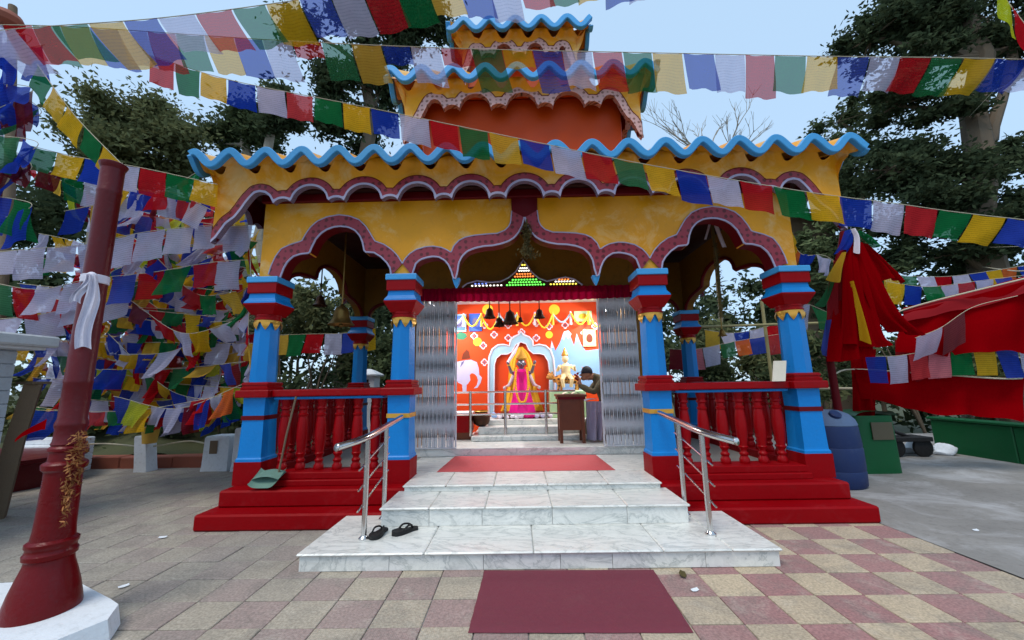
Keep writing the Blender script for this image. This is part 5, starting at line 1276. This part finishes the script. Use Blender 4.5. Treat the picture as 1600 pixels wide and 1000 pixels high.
flag_string([(1350, 556, 5.9), (1400, 556, 5.9), (1480, 546, 5.9), (1640, 543, 5.9)], .31, .42, 'string of flags between the two red drapes', seq='bwrpgybw', seed=39, jit=.15, tail=[(10.5, 8, 2.2), (13.9, 11.2, 3.0)])
flag_string([(1430, 528, 5.75), (1470, 512, 5.7), (1520, 480, 5.6), (1590, 462, 5.5)], .38, .42, 'few white, maroon and orange flags draped over the upper red cloth', seq='wmor', seed=40, jit=.4, skip=.1)
flag_string([(1545, -40, 3.2), (1580, 10, 3.2), (1620, 60, 3.2)], .36, .36, 'yellow-green flag at the top right corner', seq='lr', seed=41, jit=.3)
# tinsel garland and red ribbon on the lamp post's collar
gt = MB(); rgt = random.Random(4)
for k in range(5):
    pts = [Vector((PXp + .085 + .014 * k + .02 * math.sin(3 * t + k), PYp - .02 * k, 1.15 - .5 * t * (.6 + .1 * k))) for t in [i / 8 for i in range(9)]]
    for p_ in pts:
        for j in range(8):
            c_ = p_ + Vector((rgt.gauss(0, .014), rgt.gauss(0, .014), rgt.gauss(0, .02))); a_ = Vector((rgt.gauss(0, 1), rgt.gauss(0, 1), rgt.gauss(0, 1))).normalized() * .02; b_ = Vector((rgt.gauss(0, 1), rgt.gauss(0, 1), rgt.gauss(0, 1))).normalized() * .006
            gt.add([c_ - a_, c_ + b_, c_ + a_, c_ - b_], [(0, 1, 2, 3)])
tag(gt.build('tinsel_garland', paint('dull_gold_tinsel', lin((150, 100, 54)), .35, .3, .4, 20, .4, metal=.4)), 'dull gold tinsel garland hanging from the red lamp post collar', 'garland')
rbn = MB().grid(lambda u, v: (PXp - .09 - .16 * u, PYp - .07 + .02 * math.sin(5 * u), 1.24 - .1 * u * u + .07 * (v - .5) * (1 - .75 * u)), 10, 4)
tag(rbn.build('red_ribbon', M['redcloth'], smooth=True), 'bright red ribbon end sticking out from the lamp post', 'ribbon')
# white lantern-like shrine box behind the left balustrade, tin-roofed shed beyond the right eave
wl = q3(576, 606, 9.6)
wle = empty('white_shrine_box', (wl.x, 9.6, -.9), 'small white stone box with a dark opening behind the left balustrade', 'shrine')
MB().sq(wl.x, 9.6, [(.14, -.95), (.14, wl.z)]).build('pedestal', M['white'], wle)
MB().sq(wl.x, 9.6, [(.2, wl.z), (.2, wl.z + .28)]).build('box', M['white'], wle)
MB().box(wl.x - .07, wl.x + .07, 9.39, 9.402, wl.z + .06, wl.z + .2).build('opening', M['black'], wle)
MB().sq(wl.x, 9.6, [(.27, wl.z + .28), (.28, wl.z + .32), (.12, wl.z + .42), (.03, wl.z + .46)]).build('roof', M['white'], wle)
sh_ = q3(1350, 318, 12.3)
she = empty('tin_shed', (sh_.x, 12.8, -.9), 'grey tin-roofed shed half hidden behind the right end of the eave', 'shed')
MB().grid(lambda u, v: (sh_.x - 2.6 + 2.6 * u, 12.2 + 1.8 * v, sh_.z - .1 + .9 * v + .02 * math.sin(60 * u) - .35 * u), 60, 4).build('roof', M['greysteel'], she, True)
for dx in (-2.4, -.2): MB().tube([(sh_.x + dx, 12.6, -1), (sh_.x + dx, 12.6, sh_.z + .05)], .06, 8).build('post', M['oldwood'], she, True)
MB().box(sh_.x - 2.45, sh_.x - .15, 13.4, 13.5, -1, sh_.z + .2).build('back_wall', M['oldwood'], she)
# rope that carries the red drapes from the maroon pole to the great tree
tag(MB().tube(catmull([(4.66, 5.85, 1.9), tuple(q3(1412, 484, 6.03)), tuple(q3(1640, 424, 5.63)), (10.5, 8.0, 3.6), (13.8, 11.2, 4.6)], 8), .012, 6).build('drape_rope', M['rope'], smooth=True), 'rope carrying the upper red drape towards the great conifer', 'rope')
tag(MB().tube(catmull([(4.69, 5.87, 1.5), tuple(q3(1336, 577, 6.31)), tuple(q3(1465, 585, 6.15)), tuple(q3(1598, 591, 6.0)), (10.5, 8.0, 1.6), (13.7, 11.2, 2.2)], 8), .012, 6).build('drape_rope', M['rope'], smooth=True), 'rope carrying the lower red drape past the green wall', 'rope')
# poles that carry the strings on the left
tag(MB().tube([tuple(q3(-20, 700, 5.2)), tuple(q3(15, 300, 5.2)), tuple(q3(20, 10, 5.2))], [.07, .06, .05], 10).build('flag_pole', M['oldwood'], smooth=True), 'tall flag pole at the left edge wrapped in flags', 'pole')
cn = q3(10, 30, 3.9)
tag(MB().lathe(cn.x, cn.y, [(.05, cn.z - .1), (.13, cn.z - .06), (.15, cn.z), (.12, cn.z + .06), (.06, cn.z + .1)], 20).build('lamp_globe', M['terra'], smooth=True), 'round brown globe at the top left corner', 'lamp')

# ------------------------------------------------------------------ trees
def leaves(name, C_, rad, n, size, mat, parent, seed, flat=.5, aspect=.45, droop=0):
    """n leaf faces spread through ellipsoid clumps: C_ (k,3) centres, rad (k,3) radii"""
    g_ = np.random.default_rng(seed); C_ = np.asarray(C_, float); rad = np.asarray(rad, float)
    vol = rad.prod(1) ** .66; pk = vol / vol.sum(); idx = g_.choice(len(C_), n, p=pk)
    d = g_.normal(size=(n, 3)); d /= np.linalg.norm(d, axis=1)[:, None]; rr = np.abs(g_.normal(size=n)) * .62
    c = C_[idx] + d * rad[idx] * rr[:, None]
    a = g_.normal(size=(n, 3)); a[:, 2] = a[:, 2] * flat - droop; a /= np.linalg.norm(a, axis=1)[:, None]
    b = np.cross(a, g_.normal(size=(n, 3))); b /= np.linalg.norm(b, axis=1)[:, None]
    s = size * (.55 + .9 * g_.random(n))[:, None]
    a *= s; b *= s * aspect
    V = np.stack([c - a, c - .1 * a + b, c + a, c - .1 * a - b], 1).reshape(-1, 3).astype(np.float32)
    me = bpy.data.meshes.new(name); me.vertices.add(4 * n); me.vertices.foreach_set('co', V.ravel())
    me.loops.add(4 * n); me.loops.foreach_set('vertex_index', np.arange(4 * n, dtype=np.int32))
    me.polygons.add(n); me.polygons.foreach_set('loop_start', np.arange(0, 4 * n, 4, dtype=np.int32)); me.polygons.foreach_set('loop_total', np.full(n, 4, np.int32))
    me.materials.append(mat); me.update(calc_edges=True); me.validate()
    return link_mesh(name, me, parent)
def limb(mb, a, b, r0_, r1_, rng, n=7, wob=.06):
    a, b = Vector(a), Vector(b); L = (b - a).length; pts = []
    for i in range(n + 1):
        t = i / n; p = a.lerp(b, t)
        if 0 < i < n: p += Vector((rng.uniform(-1, 1), rng.uniform(-1, 1), rng.uniform(-.5, .5))) * wob * L * .3
        pts.append(p)
    mb.tube(pts, [r0_ + (r1_ - r0_) * i / n for i in range(n + 1)], 8)
    return pts
def tree(base, trunk_top, r0_, clumps, nleaf, size, leafm, barkm, label, seed, extra=(), flat=.5, group='trees around the temple', droop=0, sub=5, spread=.75, branch=True):
    """clumps: big (centre, radii) regions of crown; each is broken into sub small ones so the outline is uneven"""
    rng = random.Random(seed)
    e = empty('tree', base, label, 'tree', group)
    tb_ = MB(); tp = limb(tb_, Vector(base) - Vector((0, 0, .3)), trunk_top, r0_, r0_ * .45, rng, 8, .08)
    for a, b, r in extra: limb(tb_, a, b, r, r * .5, rng)
    Cs, Rs = [], []
    for c, rad in clumps:
        c = Vector(c)
        if branch:
            near = min(tp, key=lambda p: (p - c).length + max(0, p.z - c.z) * 2)
            limb(tb_, near, c, r0_ * .3, r0_ * .07, rng)
        for k in range(sub):
            d = Vector((rng.gauss(0, 1), rng.gauss(0, 1), rng.gauss(0, 1))).normalized() * rng.random() ** .5 * spread
            cc_ = c + Vector((d.x * rad[0], d.y * rad[1], d.z * rad[2])); f = rng.uniform(.3, .55)
            Cs.append(cc_); Rs.append([rad[0] * f, rad[1] * f, rad[2] * f * .8])
            if branch: limb(tb_, c.lerp(cc_, .0), cc_, r0_ * .07, r0_ * .03, rng, 3)
    tb_.build('trunk', barkm, e, True)
    leaves('crown', Cs, Rs, nleaf, size, leafm, e, seed, flat, .45, droop)
    return e
def cl(x, y, Y, rx, ry, rz): v = q3(x, y, Y); return ((v.x, v.y, v.z), (rx, ry, rz))
# tree with a round crown at the left
b_ = q3(185, 250, 13.5)
tree((b_.x, b_.y, -.9), tuple(q3(178, 185, 13.5)), .28, [cl(215, 165, 13.5, 2.0, 2, 1.5), cl(170, 205, 13.5, 1.4, 1.6, 1.5), cl(255, 210, 13.5, 1.9, 1.8, 1.6), cl(275, 240, 13.5, 1.7, 1.6, 1.3), cl(220, 250, 13.5, 2.2, 2, 1.6), cl(150, 245, 13.5, 1.2, 1.4, 1.2)],
     34000, .10, M['leafolive'], M['palebark'], 'round-crowned olive tree behind the flags at the left', 1, flat=.7, sub=9)
# conifers behind the left half of the roof
b_ = q3(400, 300, 16)
tree((b_.x, b_.y, -.9), tuple(q3(392, 165, 16)), .36, [cl(370, 190, 16, 1.3, 1.3, 1.5), cl(350, 225, 16, 1.6, 1.5, 1.2), cl(410, 215, 16, 1.1, 1.2, 1.2), cl(440, 155, 16, 1.0, 1.2, 1.6)],
     16000, .11, M['leafmid'], M['palebark'], 'slender tree with a bare pale trunk above the left eave', 2, sub=7)
b_ = q3(432, 300, 14)
tree((b_.x, b_.y, -.9), tuple(q3(428, 180, 14)), .33, [cl(430, 190, 14, .8, 1, .9), cl(455, 170, 14, .9, 1, .8)], 8000, .11, M['leafdark'], M['palebark'], 'cut-back tree with a thick pale stump above the left eave', 12, sub=7)
b_ = q3(560, 300, 18)
tree((b_.x, b_.y, -.9), tuple(q3(585, -60, 18)), .5, [cl(600, 10, 18, 2.4, 2, 2.4), cl(540, 20, 18, 1.8, 1.8, 2.2), cl(600, 90, 18, 2.4, 2, 2.2), cl(520, 130, 18, 1.6, 1.6, 1.6), cl(590, 150, 18, 2.0, 2, 1.8), cl(530, 200, 18, 2.4, 2, 1.4), cl(630, 50, 18, 2.2, 2, 2.2), cl(660, 20, 18, 2.0, 2, 2.6), cl(470, 40, 18, 1.2, 1.4, 2.0)],
     46000, .14, M['leafdark'], M['bark'], 'tall dark conifer behind the tower at the left', 3, sub=9, droop=.4)
# the great conifer on the right
b_ = q3(1545, 600, 11.5)
tree((b_.x, b_.y, -.9), tuple(q3(1505, 20, 11.5)), .55, [cl(1400, 20, 11.5, 1.6, 1.6, 1.1), cl(1360, 60, 11.5, 1.0, 1.2, .8), cl(1460, 45, 11.5, 1.7, 1.6, 1.2), cl(1540, 30, 11.5, 1.8, 1.6, 1.4), cl(1590, 70, 11.5, 1.4, 1.4, 1.0),
      cl(1420, 105, 11.5, 1.2, 1.2, .5), cl(1470, 5, 11.5, 2, 1.6, 1.2), cl(1400, 165, 11.5, 1.3, 1.2, .5), cl(1470, 170, 11.5, 1.2, 1.2, .6), cl(1440, 235, 11.5, 1.4, 1.4, .9), cl(1390, 265, 11.5, 1.3, 1.3, .9), cl(1470, 290, 11.5, 1.6, 1.4, 1.0), cl(1560, 260, 11.5, 1.2, 1.3, .8),
      cl(1440, 340, 11.5, 1.7, 1.4, .9), cl(1540, 360, 11.5, 1.8, 1.5, 1.1), cl(1590, 320, 11.5, 1.2, 1.2, 1.0), cl(1500, 395, 11.5, 2.0, 1.4, .7)],
     90000, .088, M['leafdark'], M['bark'], 'great dark conifer with a forked trunk at the right', 4, extra=[(tuple(q3(1528, 260, 11.4)), tuple(q3(1575, 120, 11.4)), .22), (tuple(q3(1575, 120, 11.4)), tuple(q3(1595, 20, 11.4)), .15)], sub=10, droop=.35, spread=.95)
b_ = q3(1330, 600, 15)
tree((b_.x, b_.y, -.9), tuple(q3(1330, 200, 15)), .2, [cl(1310, 190, 15, 1.2, 1.2, 1.0), cl(1350, 230, 15, 1.5, 1.3, 1.2), cl(1300, 250, 15, 1.2, 1.2, .8), cl(1360, 180, 15, 1.0, 1.2, .8), cl(1340, 300, 15, 1.7, 1.5, 1.2)],
     11000, .1, M['leafmid'], M['bark'], 'airy broadleaf tree right of the temple eave', 5, sub=9, spread=1.1)
b_ = q3(1290, 600, 12.5)
tree((b_.x, b_.y, -.9), tuple(q3(1285, 400, 12.5)), .16, [cl(1285, 370, 12.5, 1.0, 1, .8), cl(1310, 400, 12.5, .9, 1, .7), cl(1260, 400, 12.5, .9, 1, .8), cl(1300, 440, 12.5, 1.2, 1, .8), cl(1395, 410, 12.5, 1.0, 1, .9)],
     9000, .09, M['leafpale'], M['bark'], 'light green small tree beside the right corner of the temple', 6, sub=8, spread=1.0)
# bare tree above the right half of the eave
rb2 = random.Random(9); bt = MB()
def twig(p, d, L, r, depth):
    q = p + d * L; bt.tube([p, p.lerp(q, .5) + Vector((rb2.uniform(-1, 1), 0, rb2.uniform(-1, 1))) * L * .04, q], [r, r * .85, r * .7], 5)
    if depth == 0: return
    for k in range(rb2.choice((2, 2, 3))):
        dd = (d + Vector((rb2.uniform(-.75, .75), rb2.uniform(-.5, .5), rb2.uniform(-.15, .5)))).normalized()
        twig(p.lerp(q, rb2.uniform(.55, 1)), dd, L * rb2.uniform(.6, .82), r * .62, depth - 1)
bp_ = q3(1115, 420, 17)
bare = empty('bare_tree', (bp_.x, bp_.y, -.9), 'leafless thin-twigged tree above the right half of the eave', 'tree', 'trees around the temple')
bt.tube([(bp_.x, bp_.y, -1), (bp_.x + .1, bp_.y, 5), tuple(q3(1112, 275, 17))], [.14, .1, .07], 7)
for s_, xx in enumerate((1085, 1112, 1150, 1075, 1170)): twig(q3(1112, 285, 17), (q3(xx, 215, 17) - q3(1112, 285, 17)).normalized(), 1.7 + .2 * (s_ % 2), .05, 4)
bt.build('branches', M['palebark'], bare)
# understory: bushes behind the kerb and the porch, and the wood on the slope beyond
rw = random.Random(15)
for k, (x, y, Y_, s) in enumerate(((120, 640, 9.2, 1.0), (250, 650, 9.6, 1.0), (370, 640, 9.4, .9), (470, 520, 11, 1.1), (600, 560, 11.5, 1.1), (1080, 560, 11.5, 1.1), (1180, 575, 11, 1.1), (1270, 585, 10.5, .8), (1440, 560, 11.5, 1.2), (1560, 570, 11, 1.2))):
    v = q3(x, y, Y_); zc = max(v.z, .1)
    e = empty('bush', (v.x, v.y, -.9), 'dark leafy bush ' + ['left of the red post\'s foot', 'behind the thin white post', 'behind the recessed white block', 'seen through the left arch, by the outer column', 'seen through the left arch, by the inner column', 'seen through the right arch, by the inner column', 'seen through the right arch, by the outer column', 'just right of the blue drum', 'behind the lower red drape', 'above the green wall'][k], 'bush', 'bushes behind the yard')
    st_ = MB()
    for i in range(5): limb(st_, (v.x, v.y, -1), (v.x + rw.uniform(-1, 1) * s, v.y + rw.uniform(-.6, .6) * s, zc + rw.uniform(-.3, .7) * s), .05, .015, rw)
    st_.build('stems', M['bark'], e, True)
    Cs = [(v.x + rw.gauss(0, .7) * s, v.y + rw.gauss(0, .5) * s, zc + rw.gauss(0, .45) * s) for i in range(12)]
    leaves('foliage', Cs, [(.55 * s, .5 * s, .42 * s)] * 12, 4500, .09, M['leafmid'] if k % 3 else M['leafolive'], e, 50 + k, .8)
Cs, Rs = [], []
for i in range(260):
    x = rw.uniform(-60, 1660); Y_ = rw.uniform(13, 22)
    ytop = (300 if i % 3 else 400) if x < 340 else 430 if x < 420 else (455 if 420 <= x <= 1240 else 430)
    y = ytop + abs(rw.gauss(0, 1)) * 85 + rw.uniform(-20, 30)
    v = q3(x, min(y, 640), Y_); s = rw.uniform(.6, 1.3)
    Cs.append(tuple(v)); Rs.append((s * 1.1, s, s * .8))
tag(leaves('hillside_wood', Cs, Rs, 80000, .15, M['leafdark'], None, 99, .7), 'mass of dark trees on the slope beyond the yard', 'trees', kind='stuff')
tw_ = MB()
for i in range(0, 260, 6): c = Vector(Cs[i]); limb(tw_, (c.x, c.y, -1.2), tuple(c), .13, .04, rw)
tag(tw_.build('hillside_trunks', M['bark'], smooth=True), 'trunks of the dark trees on the slope', 'trees', kind='stuff')
# rubble bank and grass behind the kerb
bk_ = MB().grid(lambda u, v: (-14 + 11 * u, 7.75 + 3 * v, .12 + .25 * math.sin(5 * u) * v + .5 * v + .12 * math.sin(23 * u + 7 * v)), 50, 14)
tag(bk_.build('grassy_bank', M['soil'], smooth=True), kind='structure')
